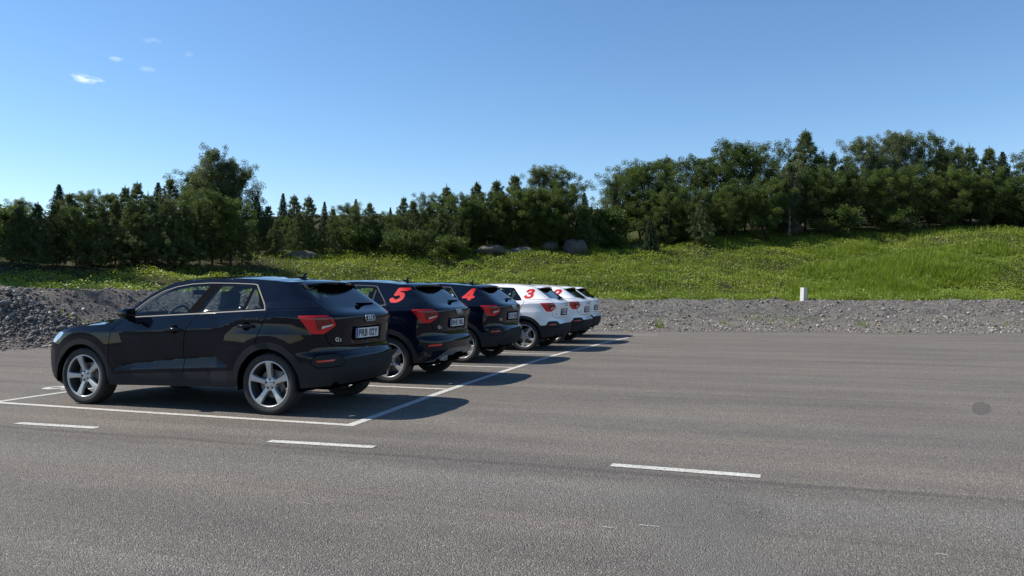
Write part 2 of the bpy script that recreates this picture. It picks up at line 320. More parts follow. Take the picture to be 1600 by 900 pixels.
def build_skin(variant):
    reg = [(n, densify(p)) for n, p in regions(variant)]
    top = densify(TOP[:15] + catmull(TOP[14:26], 8)[1:] + TOP[26:], .03, False); bot = densify(BOT, .03, False)
    outline = top + densify([TOP[-1], BOT[-1]], .03, False)[1:-1] + bot[::-1] + densify([BOT[0], TOP[0]], .03, False)[1:-1]
    V = []; E = []
    def addp(p, closed=True):
        k = len(V); V.extend(p); n = len(p)
        E.extend([(k + i, k + i + 1) for i in range(n - 1)])
        if closed: E.append((k + n - 1, k))
    addp(outline)
    for n, p in reg: addp(p)
    for line in ([(x, float(crease_z(x))) for x in np.linspace(1.0, 3.3, 80)], [(x, float(belt_z(x))) for x in np.linspace(1.45, 3.3, 70)],
                 [(x, float(itp(x, BL_T))) for x in np.linspace(1.31, 2.865, 50)], [(x, float(itp(x, BL_T)) + .012) for x in np.linspace(1.31, 2.865, 50)], [(x, float(itp(x, BL_B))) for x in np.linspace(1.31, 2.865, 40)]):
        addp(line, False)
    for ax in (AX_F, AX_R): addp([q for q in arc_poly(ax, .336, .53, 5, 175)], False)
    uu, zz = np.meshgrid(np.arange(U_FRONT + .02, U_REAR - .01, .038), np.arange(.22, 1.5, .03)); gp = np.stack([uu.ravel(), zz.ravel()], 1)
    gp[:, 0] += .004 * np.sin(gp[:, 1] * 91)
    gp = gp[inside(outline, gp)]; V.extend([tuple(p) for p in gp])
    vo, eo, fo, *_ = delaunay_2d_cdt([Vector(p) for p in V], E, [], 0, 1e-5, False)
    vo = np.array([tuple(p) for p in vo]); fo = np.array([f for f in fo if len(f) == 3])
    cen = vo[fo].mean(1); left = inside(outline, cen); name = np.array(['body'] * len(fo), dtype=object); done = ~left; name[done] = ''
    for n, p in reg:
        k = inside(p, cen) & ~done; name[k] = n; done |= k
    parts = {}
    for side in (-1, 1):
        P = skin3(vo[:, 0], vo[:, 1], side); N = skin_n(vo[:, 0], vo[:, 1], side)
        tri = vo[fo]; tri = tri + .12 * (tri.mean(1, keepdims=True) - tri); NC = skin_n(tri[..., 0], tri[..., 1], side)
        for n in set(name):
            if n in ('', 'hole'): continue
            f = fo[name == n]; nc = NC[name == n]
            sided = n[:6] in ('window', 'door_a', 'door_b', 'chrome', 'tail_l', 'lamp_i', 'revers', 'reflec', 'headla', 'arch_t', 'sill_t', 'black_', 'intake', 'bumper') and n != 'bumper_trim'
            key = n + (str(side) if sided else '')
            if n.startswith('panel_gap'): key = n + ('' if n == 'panel_gap5' else '_' + str(side))
            parts.setdefault(key, Tri()).add(P[f], nc)
            if n not in ('window_a', 'window_b', 'window_c', 'rear_window', 'bumper_trim', 'diffuser', 'front_lip', 'intake', 'grille', 'sill_trim', 'arch_trim_a', 'arch_trim_b', 'headlamp'):
                c = vo[f].mean(1); k = (c[:, 1] > .55) & (c[:, 0] > 1.0)
                if k.any(): parts.setdefault('inner_trim', Tri()).add((P - .035 * N)[f[k]], -N[f[k]])
    # hood, windscreen and roof span from edge to edge
    tb = np.array(top); K = 10; ks = np.linspace(-1, 1, 2 * K + 1)
    ti = [int(np.argmin(np.abs(tb - np.array(TOP[i])).sum(1))) for i in (I_HOOD, I_SCREEN)]
    x, s, z = skin(tb[:, 0], tb[:, 1])
    dome = np.interp(x, [.1, .35, .7, 1.28, 1.5, 1.9, 2.4, 3.0, 3.5], [.0, .045, .07, .085, .06, .045, .042, .038, .03]); bow = np.interp(x, [.3, .7, 1.28, 2.0, 2.5, 3.4], [0, .05, .21, .12, .04, 0])
    q = 1 - ks ** 2
    G = np.stack([x[:, None] - bow[:, None] * q, ks[None, :] * s[:, None], z[:, None] + dome[:, None] * q], -1)
    for n, a, b in (('hood', 0, ti[0]), ('windscreen', ti[0], ti[1]), ('body', ti[1], len(tb) - 1)):
        g = G[a:b + 1]; du = np.gradient(g, axis=0); dv = np.gradient(g, axis=1); nn = np.cross(dv, du); nn /= np.maximum(np.linalg.norm(nn, axis=-1, keepdims=True), 1e-9); nn[nn[..., 2] < 0] *= -1
        A = g[:-1, :-1]; B = g[1:, :-1]; Cc = g[1:, 1:]; D = g[:-1, 1:]; a_, b_, c_, d_ = nn[:-1, :-1], nn[1:, :-1], nn[1:, 1:], nn[:-1, 1:]
        c = np.concatenate([np.stack([A, B, Cc], 2).reshape(-1, 3, 3), np.stack([A, Cc, D], 2).reshape(-1, 3, 3)]); m = np.concatenate([np.stack([a_, b_, c_], 2).reshape(-1, 3, 3), np.stack([a_, c_, d_], 2).reshape(-1, 3, 3)])
        parts.setdefault(n, Tri()).add(c, m)
        if n == 'body': parts['inner_trim'].add(c - np.array([0, 0, .035]), -m)
    return {k: t.mesh('car_' + k) for k, t in parts.items()}

# ---- small solid pieces
def rbox(bm, c, size, bev=.01, rot=None, seg=2):
    m = Matrix.Translation(c) @ (rot.to_4x4() if rot is not None else Matrix()) @ Matrix.Diagonal((*size, 1))
    r = bmesh.ops.create_cube(bm, size=1, matrix=m)
    if bev:
        es = list({e for v in r['verts'] for e in v.link_edges}); bmesh.ops.bevel(bm, geom=es, offset=bev, segments=seg, affect='EDGES', profile=.6)
def lathe(bm, prof, n=48, close=False):
    """profile (radius, y) turned about the y axis"""
    rings = []
    for r, y in prof: rings.append([bm.verts.new((r * math.cos(2 * math.pi * i / n), y, r * math.sin(2 * math.pi * i / n))) for i in range(n)])
    for a, b in zip(rings, rings[1:] + ([rings[0]] if close else [])):
        for i in range(n): bm.faces.new((a[i], a[(i + 1) % n], b[(i + 1) % n], b[i]))
    return rings
def tube(bm, pts, rad, n=8, cap=True):
    rings = []; pts = [Vector(p) for p in pts]
    for i, p in enumerate(pts):
        d = (pts[min(i + 1, len(pts) - 1)] - pts[max(i - 1, 0)]).normalized(); a = d.orthogonal().normalized(); b = d.cross(a); r = rad[i] if isinstance(rad, (list, tuple)) else rad
        rings.append([bm.verts.new(p + (a * math.cos(2 * math.pi * k / n) + b * math.sin(2 * math.pi * k / n)) * r) for k in range(n)])
    for a, b in zip(rings, rings[1:]):
        for k in range(n): bm.faces.new((a[k], a[(k + 1) % n], b[(k + 1) % n], b[k]))
    if cap: bm.faces.new(rings[0][::-1]); bm.faces.new(rings[-1])
def prism(bm, poly, axis_pts):
    """poly: list of 2-tuples; axis_pts(p, k) gives the 3D corner for layer k (0 or 1)"""
    a = [bm.verts.new(axis_pts(p, 0)) for p in poly]; b = [bm.verts.new(axis_pts(p, 1)) for p in poly]; n = len(poly)
    bm.faces.new(a[::-1]); bm.faces.new(b)
    for i in range(n): bm.faces.new((a[i], a[(i + 1) % n], b[(i + 1) % n], b[i]))

def text_tris(body, size=1.0, bold=0.0, shear=0.0, space=1.0):
    cu = bpy.data.curves.new('lettering', 'FONT'); cu.body = body; cu.size = size; cu.offset = bold; cu.shear = shear; cu.space_character = space
    cu.align_x = 'CENTER'; cu.align_y = 'CENTER'; cu.resolution_u = 6
    o = bpy.data.objects.new('lettering', cu); me = o.to_mesh(); me.calc_loop_triangles()
    v = np.array([tuple(p.co) for p in me.vertices]); f = np.array([tuple(t.vertices) for t in me.loop_triangles])
    o.to_mesh_clear(); bpy.data.objects.remove(o); bpy.data.curves.remove(cu)
    c = (v.max(0) + v.min(0)) / 2
    return v - c, f

def wheel_meshes():
    M = {}
    bm = bmesh.new(); Rw = WHEEL_R      # tyre
    prof = [(.235, -.085), (.252, -.098), (.262, -.104), (.290, -.113), (.312, -.112), (.326, -.104), (.333, -.092), (Rw, -.070)]
    for g in (-.045, -.012, .022, .052):
        prof += [(Rw, g - .006), (Rw - .007, g - .004), (Rw - .007, g + .004), (Rw, g + .006)]
    prof += [(Rw, .070), (.333, .092), (.326, .104), (.312, .112), (.290, .113), (.262, .104), (.252, .098), (.235, .085)]
    lathe(bm, prof, 64); M['tyre'] = bm_mesh('tyre', bm, True, R(50))
    bm = bmesh.new()                     # rim barrel and lip
    lathe(bm, [(.247, -.094), (.253, -.097), (.256, -.100), (.252, -.104), (.241, -.102), (.238, -.096), (.236, -.088)], 64); M['rim'] = bm_mesh('rim', bm, True, R(60))
    bm = bmesh.new(); lathe(bm, [(.2365, -.089), (.229, -.06), (.222, .0), (.225, .09), (.24, .10)], 48); M['barrel'] = bm_mesh('rim_barrel', bm, True)
    bm = bmesh.new()                     # hub and five broad spokes
    lathe(bm, [(.0005, -.078), (.028, -.078), (.031, -.074), (.066, -.072), (.076, -.066), (.080, -.04), (.078, 0)], 40)
    for k in range(5):
        a = math.pi / 2 + k * 2 * math.pi / 5; ca, sa = math.cos(a), math.sin(a)
        st = [(.058, .025, -.076, .04), (.10, .024, -.084, .035), (.15, .026, -.092, .03), (.195, .031, -.098, .026), (.226, .037, -.1015, .022), (.2405, .040, -.102, .02)]
        rows = []
        for (r, w, y, t) in st:
            row = []
            for tw, yy in ((-w - .006, y + t), (-w, y + .004), (-w * .82, y), (w * .82, y), (w, y + .004), (w + .006, y + t)):
                row.append(bm.verts.new((r * ca - tw * sa, yy, r * sa + tw * ca)))
            rows.append(row)
        for a_, b_ in zip(rows, rows[1:]):
            for i in range(5): bm.faces.new((a_[i], a_[i + 1], b_[i + 1], b_[i]))
    M['wheel'] = bm_mesh('wheel', bm, True, R(28))
    bm = bmesh.new()
    lathe(bm, [(.003, -.0795), (.010, -.0795), (.010, -.070)], 12); M['wheel_bolt'] = bm_mesh('wheel_bolt', bm)
    bm = bmesh.new()
    lathe(bm, [(.05, -.02), (.155, -.02), (.155, .005), (.05, .005)], 40); M['brake_disc'] = bm_mesh('brake_disc', bm, True, R(40))
    bm = bmesh.new()
    lathe(bm, [(.0005, -.0815), (.022, -.0815), (.026, -.078)], 24); M['hub_cap'] = bm_mesh('hub_cap', bm, True, R(40))
    bm = bmesh.new(); rbox(bm, (.12, -.005, .06), (.07, .07, .15), .012); M['brake_caliper'] = bm_mesh('brake_caliper', bm)
    return M

def extra_meshes():
    M = {}
    # spoiler: thin wing over the rear window
    def spoiler_rows(lower):
        rows = []
        for i in range(25):
            q = -1 + 2 * i / 24; s = q * .575; xr = 3.755 - .075 * q * q - .06 * q ** 6; zf = 1.486 - .030 * q * q; zr = zf - .030 - .012 * q ** 4
            rows.append((s, xr, zf, zr))
        return rows
    bm = bmesh.new(); prev = None
    for s, xr, zf, zr in spoiler_rows(0):
        row = [bm.verts.new(p) for p in ((3.36, s * .99, zf - .016), (3.40, s, zf + .003), ((3.40 + xr) / 2, s, (zf + zr) / 2 + .012), (xr - .02, s, zr + .004), (xr, s, zr - .004), (xr - .004, s, zr - .012))]
        if prev:
            for k in range(5): bm.faces.new((prev[k], row[k], row[k + 1], prev[k + 1]))
        prev = row
    M['spoiler'] = bm_mesh('spoiler', bm, True, R(35))
    bm = bmesh.new(); prev = None
    for s, xr, zf, zr in spoiler_rows(1):
        d = .030 * min(1, (1.02 - abs(s) / .575) / .25)
        row = [bm.verts.new(p) for p in ((xr - .004, s, zr - .0125), (xr - .012, s, zr - .018 - d * .4), (xr - .05, s, zr - .022 - d * .5), (3.56, s * .98, zf - .062), (3.52, s * .98, zf - .062))]
        if prev:
            for k in range(4): bm.faces.new((prev[k], row[k], row[k + 1], prev[k + 1]))
        prev = row
    for sg in (-1, 1):
        prism(bm, [(3.50, 1.425), (3.63, 1.430), (3.665, 1.415), (3.69, 1.372), (3.64, 1.385), (3.57, 1.405)], lambda p, k, sg=sg: (p[0], sg * (.565 - .03 * k - .10 * (p[0] - 3.5)), p[1]))
    M['spoiler_lip'] = bm_mesh('spoiler_lip', bm, True, R(40))
    bm = bmesh.new()
    rbox(bm, (3.26, 0, 1.517), (.10, .045, .026), .011); tube(bm, [(3.275, 0, 1.515), (3.29, 0, 1.557), (3.31, 0, 1.567)], [.022, .015, .008], 8); M['antenna'] = bm_mesh('antenna', bm, True, R(50))
    bm = bmesh.new()
    tube(bm, [(4.0, .02, 1.165), (3.985, .05, 1.185), (3.955, .25, 1.195), (3.945, .46, 1.195)], [.016, .012, .009, .006], 8); rbox(bm, (3.992, .015, 1.165), (.05, .07, .035), .012); rbox(bm, (3.937, .27, 1.200), (.02, .38, .018), .004); M['wiper'] = bm_mesh('wiper', bm, True, R(50))
    bm = bmesh.new()                      # door mirror (near side) with arm
    m = bmesh.ops.create_cube(bm, size=1, matrix=Matrix.Translation((1.545, -.972, 1.088)) @ Matrix.Diagonal((.135, .185, .148, 1)))
    for v in m['verts']:
        if v.co.x < 1.53: v.co.z += -.018 if v.co.z > 1.09 else .024; v.co.y += .02 if v.co.y < -.98 else 0
        if v.co.y < -.98: v.co.z += -.012 if v.co.z > 1.09 else .016
    bmesh.ops.bevel(bm, geom=bm.edges[:], offset=.030, segments=3, affect='EDGES', profile=.5)
    tube(bm, [(1.52, -.83, 1.012), (1.52, -.89, 1.022), (1.53, -.94, 1.05)], [.028, .026, .03], 8)
    M['mirror-1'] = bm_mesh('mirror', bm, True, R(60))
    me = M['mirror-1'].copy(); me.transform(Matrix.Diagonal((1, -1, 1, 1))); me.flip_normals(); M['mirror1'] = me
    for nm, hx, hz in (('handle_a', 2.165, .915), ('handle_b', 3.14, .965)):
        for sd in (-1, 1):
            w = float(half_width(np.array(hx), np.array(hz)))
            bm = bmesh.new(); pts = [(hx - .095, sd * (w - .004), hz), (hx - .082, sd * (w + .028), hz + .001), (hx, sd * (w + .038), hz + .003), (hx + .082, sd * (w + .030), hz + .002), (hx + .095, sd * (w - .002), hz)]
            tube(bm, pts, [.014, .018, .019, .018, .014], 10); M[nm + str(sd)] = bm_mesh('door_handle', bm, True, R(60))
            bm = bmesh.new(); n = 20; q = []
            for i in range(n):
                a = 2 * math.pi * i / n; X = hx + .055 * math.cos(a); Z = hz + .05 * math.sin(a); q.append(bm.verts.new((X, sd * (float(half_width(np.array(X), np.array(Z))) + .003), Z)))
            bm.faces.new(q); M['cup' + nm + str(sd)] = bm_mesh('handle_cup', bm)
    # number plate
    bm = bmesh.new(); rbox(bm, (4.128, 0, .872), (.008, .52, .112), .003, Matrix.Rotation(R(3), 3, 'Y')); M['plate'] = bm_mesh('number_plate', bm)
    bm = bmesh.new(); rbox(bm, (4.121, 0, .868), (.010, .56, .150), .006, Matrix.Rotation(R(3), 3, 'Y')); M['plate_frame'] = bm_mesh('plate_frame', bm)
    bm = bmesh.new(); rbox(bm, (4.1325, -.239, .872), (.002, .040, .108), 0, Matrix.Rotation(R(3), 3, 'Y')); M['plate_band'] = bm_mesh('country_band', bm)
    for i in range(4):
        bm = bmesh.new(); cx = (i - 1.5) * .047
        for a in range(32):
            pass
        n = 32; k = 8; ring = []
        for a in range(n):
            t = 2 * math.pi * a / n; ring.append([bm.verts.new((4.166 + .0035 * (i % 2) - .006 * math.sin(t) + .005 * math.cos(2 * math.pi * b / k), cx + (.033 + .0062 * math.sin(2 * math.pi * b / k)) * math.cos(t), 1.040 + (.033 + .0062 * math.sin(2 * math.pi * b / k)) * math.sin(t))) for b in range(k)])
        for a in range(n):
            for b in range(k): bm.faces.new((ring[a][b], ring[(a + 1) % n][b], ring[(a + 1) % n][(b + 1) % k], ring[a][(b + 1) % k]))
        M['ring%d' % i] = bm_mesh('emblem_ring', bm, True)
    def tail_letters(txt, size, s0, z0, lift, bold, sx=1.0):
        v, f = text_tris(txt, size, bold); pts = []
        for X, Y, _ in v:
            s = X * sx + s0; z = Y + z0; u, _z = PS(abs(s), z); p = skin3(np.array([u]), np.array([z]), 1)[0]; pts.append((p[0] + lift, s, z))
        return pts, f
    pts, f = tail_letters('Q', .056, -.585, .818, .004, .0025, 1.15); pts2, f2 = tail_letters('2', .040, -.535, .812, .004, .0025, 1.2)
    M['model_badge'] = np_mesh('model_badge', np.array(pts + pts2), np.concatenate([f, f2 + len(pts)]))
    # running gear and cabin
    bm = bmesh.new(); rbox(bm, (2.1, 0, .30), (3.7, 1.06, .09), .02); rbox(bm, (2.1, 0, .335), (1.66, 1.60, .085), .02); rbox(bm, (3.93, 0, .37), (.28, 1.25, .12), .04); rbox(bm, (.32, 0, .32), (.28, 1.3, .12), .04); M['underbody'] = bm_mesh('underbody', bm)
    for nm, ax in (('liner_a', AX_F), ('liner_b', AX_R)):
        for sd in (-1, 1):
            bm = bmesh.new(); n = 28; A = []; B = []; C = []
            for i in range(n + 1):
                a = R(-11 + 202 * i / n); r = .392
                A.append(bm.verts.new((ax + r * math.cos(a), sd * .886, .336 + r * math.sin(a)))); B.append(bm.verts.new((ax + r * math.cos(a), sd * .56, .336 + r * math.sin(a))))
            for i in range(n): bm.faces.new((A[i], A[i + 1], B[i + 1], B[i]))
            bm.faces.new(B); M[nm + str(sd)] = bm_mesh('wheel_housing', bm)
    bm = bmesh.new()
    rbox(bm, (1.36, 0, .80), (.52, 1.50, .40), .07, None, 3); rbox(bm, (1.56, -.36, 1.0), (.16, .42, .12), .04, None, 3); rbox(bm, (1.95, 0, .55), (1.0, .22, .25), .04); M['dashboard'] = bm_mesh('dashboard', bm, True, R(50))
    bm = bmesh.new(); n = 32; k = 8; ring = []; rot = Matrix.Rotation(R(-65), 3, 'Y')
    for a in range(n):
        t = 2 * math.pi * a / n; ring.append([bm.verts.new(Vector((1.72, -.36, 1.005)) + rot @ Vector(((.180 + .016 * math.cos(2 * math.pi * b / k)) * math.cos(t), (.180 + .016 * math.cos(2 * math.pi * b / k)) * math.sin(t), .016 * math.sin(2 * math.pi * b / k)))) for b in range(k)])
    for a in range(n):
        for b in range(k): bm.faces.new((ring[a][b], ring[(a + 1) % n][b], ring[(a + 1) % n][(b + 1) % k], ring[a][(b + 1) % k]))
    tube(bm, [Vector((1.72, -.36, 1.005)) + rot @ Vector((0, -.18, 0)), Vector((1.71, -.36, 1.0)), Vector((1.72, -.36, 1.005)) + rot @ Vector((0, .18, 0))], .022, 8); tube(bm, [(1.71, -.36, 1.0), (1.5, -.36, .93)], .035, 8)
    M['steering_wheel'] = bm_mesh('steering_wheel', bm, True, R(60))
    def seat(y, w, xb, lean):
        bm = bmesh.new(); rbox(bm, (xb - .27, y, .56), (.52, w, .17), .05, None, 3); rbox(bm, (xb + .07, y, .86), (.15, w * .96, .56), .055, Matrix.Rotation(R(lean), 3, 'Y'), 3); return bm_mesh('seat', bm, True, R(60))
    def headrest(y, xb, z, w=.27):
        bm = bmesh.new(); rbox(bm, (xb, y, z), (.11, w, .205), .05, Matrix.Rotation(R(8), 3, 'Y'), 3)
        for k in (-.06, .06): tube(bm, [(xb - .005, y + k, z - .05), (xb - .02, y + k, z - .17)], .007, 6)
        return bm_mesh('headrest', bm, True, R(60))
    M['seat_d'] = seat(-.36, .50, 2.36, 14); M['seat_p'] = seat(.36, .50, 2.36, 14); M['head_d'] = headrest(-.36, 2.50, 1.245); M['head_p'] = headrest(.36, 2.50, 1.245)
    M['bench'] = seat(0, 1.24, 3.16, 18)
    for i, y in enumerate((-.40, .40)): M['head_r%d' % i] = headrest(y, 3.32, 1.175, .24)
    bm = bmesh.new(); rbox(bm, (1.74, 0, 1.335), (.035, .22, .065), .014); tube(bm, [(1.73, 0, 1.36), (1.69, 0, 1.405)], .01, 6); M['cabin_mirror'] = bm_mesh('cabin_mirror', bm)
    bm = bmesh.new(); rbox(bm, (3.72, 0, .98), (.34, 1.16, .03), .01); M['parcel_shelf'] = bm_mesh('parcel_shelf', bm)
    for i, y in enumerate((-.50, -.42)):
        bm = bmesh.new(); n = 24; rr = []
        for r, x in ((.036, 3.90), (.038, 4.135), (.031, 4.137), (.031, 3.95)):
            rr.append([bm.verts.new((x, y + r * math.cos(2 * math.pi * a / n), .355 + r * math.sin(2 * math.pi * a / n))) for a in range(n)])
        for a_, b_ in zip(rr, rr[1:]):
            for a in range(n): bm.faces.new((a_[a], a_[(a + 1) % n], b_[(a + 1) % n], b_[a]))
        M['exhaust%d' % i] = bm_mesh('exhaust_pipe', bm, True, R(40))
    return M

GLYPH = {'5': [[(.60, .90), (.24, .90)], [(.24, .90), (.18, .56)], [(.18, .55), (.31, .60), (.45, .57), (.53, .46), (.53, .30), (.45, .17), (.31, .105), (.16, .12), (.07, .22)]],
         '4': [[(.42, .90), (.10, .30)], [(.06, .27), (.64, .27)], [(.47, .90), (.47, .08)]],
         '3': [[(.10, .76), (.18, .87), (.32, .905), (.46, .86), (.50, .74), (.44, .60), (.28, .54)], [(.28, .54), (.46, .49), (.54, .34), (.48, .17), (.32, .10), (.16, .13), (.07, .25)]],
         '2': [[(.08, .70), (.15, .84), (.30, .905), (.46, .86), (.52, .72), (.46, .56), (.28, .36), (.12, .14)], [(.08, .095), (.58, .095)]]}
def catmull(p, n=8):
    if len(p) < 3: return p
    p = [np.array(q) for q in p]; p = [2 * p[0] - p[1]] + p + [2 * p[-1] - p[-2]]; out = []
    for i in range(1, len(p) - 2):
        for k in range(n):
            t = k / n; out.append(.5 * ((2 * p[i]) + (p[i + 1] - p[i - 1]) * t + (2 * p[i - 1] - 5 * p[i] + 4 * p[i + 1] - p[i + 2]) * t * t + (3 * p[i] - p[i - 1] - 3 * p[i + 1] + p[i + 2]) * t ** 3))
    return [tuple(q) for q in out] + [tuple(p[-2])]
def glyph_tris(ch, half=.122):
    """bold numeral as clipped grid triangles in a unit box"""
    g = np.arange(-.06, 1.08, .022); X, Y = np.meshgrid(g, g); P = np.stack([X.ravel(), Y.ravel()], 1); D = np.full(len(P), 9.)
    for st in GLYPH[ch]:
        c = catmull(st)
        for a, b in zip(c, c[1:]):
            a = np.array(a); b = np.array(b); t = np.clip(((P - a) @ (b - a)) / max(1e-9, (b - a) @ (b - a)), 0, 1); D = np.minimum(D, np.linalg.norm(P - (a + t[:, None] * (b - a)), axis=1))
    fv = np.minimum(half - D, np.minimum(P[:, 1], 1 - P[:, 1])); n = len(g); V = []; F = []
    for i in range(n - 1):
        for j in range(n - 1):
            q = (i * n + j, i * n + j + 1, (i + 1) * n + j + 1, (i + 1) * n + j)
            for tri in ((q[0], q[1], q[2]), (q[0], q[2], q[3])):
                poly = []
                for k in range(3):
                    a, b = tri[k], tri[(k + 1) % 3]
                    if fv[a] > 0: poly.append(P[a])
                    if (fv[a] > 0) != (fv[b] > 0): poly.append(P[a] + (P[b] - P[a]) * fv[a] / (fv[a] - fv[b]))
                if len(poly) >= 3:
                    k = len(V); V.extend(poly); F.extend([(k, k + m, k + m + 1) for m in range(1, len(poly) - 1)])
    V = np.array(V); key, inv = np.unique(np.round(V, 5), axis=0, return_inverse=True); F = inv.reshape(-1)[np.array(F)]
    F = F[(F[:, 0] != F[:, 1]) & (F[:, 1] != F[:, 2]) & (F[:, 0] != F[:, 2])]
    return np.c_[key - np.array([.32, .5]), np.zeros(len(key))], F
def paint(name, base, rough, metallic, dust=.02):
    t = NT(name); p = t.coord('Object'); n = t.noise(p, 9, 4); n2 = t.noise(p, 60, 3)
    z = t.node('ShaderNodeSeparateXYZ'); t.l.new(p, z.inputs[0])
    d = t.math('MULTIPLY', t.math('MULTIPLY', n, n2), dust)
    col = t.mix(t.math('MULTIPLY', d, 4, clamp=True), base, (.22, .20, .18))
    t.bsdf(col, rough, Metallic=metallic, Coat_Weight=1.0, Coat_IOR=1.37, Coat_Roughness=t.math('ADD', .028, t.math('MULTIPLY', n2, .02)), Specular_IOR_Level=0.0); return t.m
MAT = {}
MAT['black'] = paint('black_paint', (.0026, .0045, .0105), .5, 0, .002)
MAT['navy'] = paint('night_blue_paint', (.0028, .0055, .0135), .5, 0, .002)
MAT['white'] = paint('white_paint', (.80, .805, .81), .5, 0, .004)
MAT['chrome'] = simple('chrome_trim', (.27, .26, .235), .6, Specular_IOR_Level=0.0)
MAT['grey_trim'] = simple('grey_window_trim', (.11, .115, .12), .6, Specular_IOR_Level=0.0)
MAT['gloss_black'] = simple('gloss_black_trim', (.006, .006, .007), .6, Specular_IOR_Level=0.0, Coat_Weight=1.0, Coat_IOR=1.42, Coat_Roughness=.02)
t = NT('dark_plastic'); p = t.coord('Object'); n = t.noise(p, 160, 2); n2 = t.noise(p, 5, 4)
t.bsdf(t.mix(n2, (.020, .021, .024), (.034, .034, .036)), .72, Specular_IOR_Level=.12, Normal=t.bump(n, .15, .002)); MAT['plastic'] = t.m
MAT['satin_black'] = simple('satin_black_trim', (.009, .0095, .011), .7, Specular_IOR_Level=0.0)
MAT['gap'] = simple('panel_gap_black', (.004, .004, .004), .9, Specular_IOR_Level=0.0)
def glass(name, tint, refl=1.0):
    t = NT(name); tr = t.node('ShaderNodeBsdfTransparent', Color=tint); gl = t.node('ShaderNodeBsdfGlossy', Color=(1, 1, 1), Roughness=.01)
    lw = t.node('ShaderNodeLayerWeight', Blend=.5); fr = t.math('ADD', .04, t.math('MULTIPLY', .9, t.math('POWER', lw.outputs['Facing'], 5.0))); mx = t.n.new('ShaderNodeMixShader'); t.l.new(t.math('MULTIPLY', fr, refl, clamp=True), mx.inputs[0]); t.l.new(tr.outputs[0], mx.inputs[1]); t.l.new(gl.outputs[0], mx.inputs[2]); t.l.new(mx.outputs[0], t.out.inputs[0]); return t.m
MAT['glass'] = glass('side_glass', (.76, .84, .83)); MAT['screen'] = glass('windscreen_glass', (.78, .86, .85)); MAT['tinted'] = glass('rear_glass', (.34, .40, .42))
t = NT('red_lamp'); p = t.coord('Object'); w = t.node('ShaderNodeTexWave', Scale=55.0, Distortion=0.0); w.bands_direction = 'Z'; t.l.new(p, w.inputs['Vector'])
t.bsdf(t.mix(w.outputs[0], (.52, .004, .007), (.68, .008, .012)), .35, Specular_IOR_Level=.2, Coat_Weight=.6, Coat_Roughness=.03, Emission_Color=(0, 0, 0)); MAT['red_lamp'] = t.m
MAT['dark_red'] = simple('dark_red_lamp', (.15, .002, .004), .3, Specular_IOR_Level=.2, Coat_Weight=.8, Coat_Roughness=.02)
MAT['clear_lamp'] = simple('clear_lamp', (.62, .64, .68), .12, Metallic=.6, Coat_Weight=1.0, Coat_Roughness=.02)
MAT['reflector'] = simple('red_reflector', (.55, .012, .012), .3, Coat_Weight=.6)
MAT['headlamp'] = simple('headlamp_lens', (.35, .40, .46), .08, Metallic=.5, Coat_Weight=1.0, Coat_Roughness=.01)
t = NT('tyre_rubber'); p = t.coord('Object'); n = t.noise(p, 14, 4)
t.bsdf(t.mix(n, (.012, .012, .013), (.034, .032, .030)), .82); MAT['rubber'] = t.m
t = NT('alloy_silver'); p = t.coord('Object'); n = t.noise(p, 12, 4)
t.bsdf(t.mix(n, (.42, .42, .43), (.52, .52, .53)), .38, Metallic=.55, Coat_Weight=.4, Coat_Roughness=.1); MAT['alloy'] = t.m
MAT['alloy_dark'] = simple('alloy_barrel', (.07, .07, .073), .5, Metallic=.4)
MAT['steel'] = simple('brake_steel', (.16, .155, .15), .5, Metallic=.8)
MAT['cabin'] = simple('cabin_grey', (.028, .029, .032), .8)
MAT['seat'] = simple('seat_fabric', (.045, .047, .052), .9)
MAT['plate_white'] = simple('plate_white', (.68, .70, .72), .4)
MAT['plate_blue'] = simple('plate_blue', (.012, .075, .40), .4)
MAT['ink'] = simple('plate_ink', (.01, .01, .012), .5)
MAT['decal'] = simple('red_vinyl', (.56, .010, .014), .6, Specular_IOR_Level=.2)
MAT['silver'] = simple('silver_trim', (.52, .53, .54), .3, Metallic=.7)
MAT['diffuser'] = simple('grey_diffuser', (.16, .165, .175), .4, Metallic=.4)

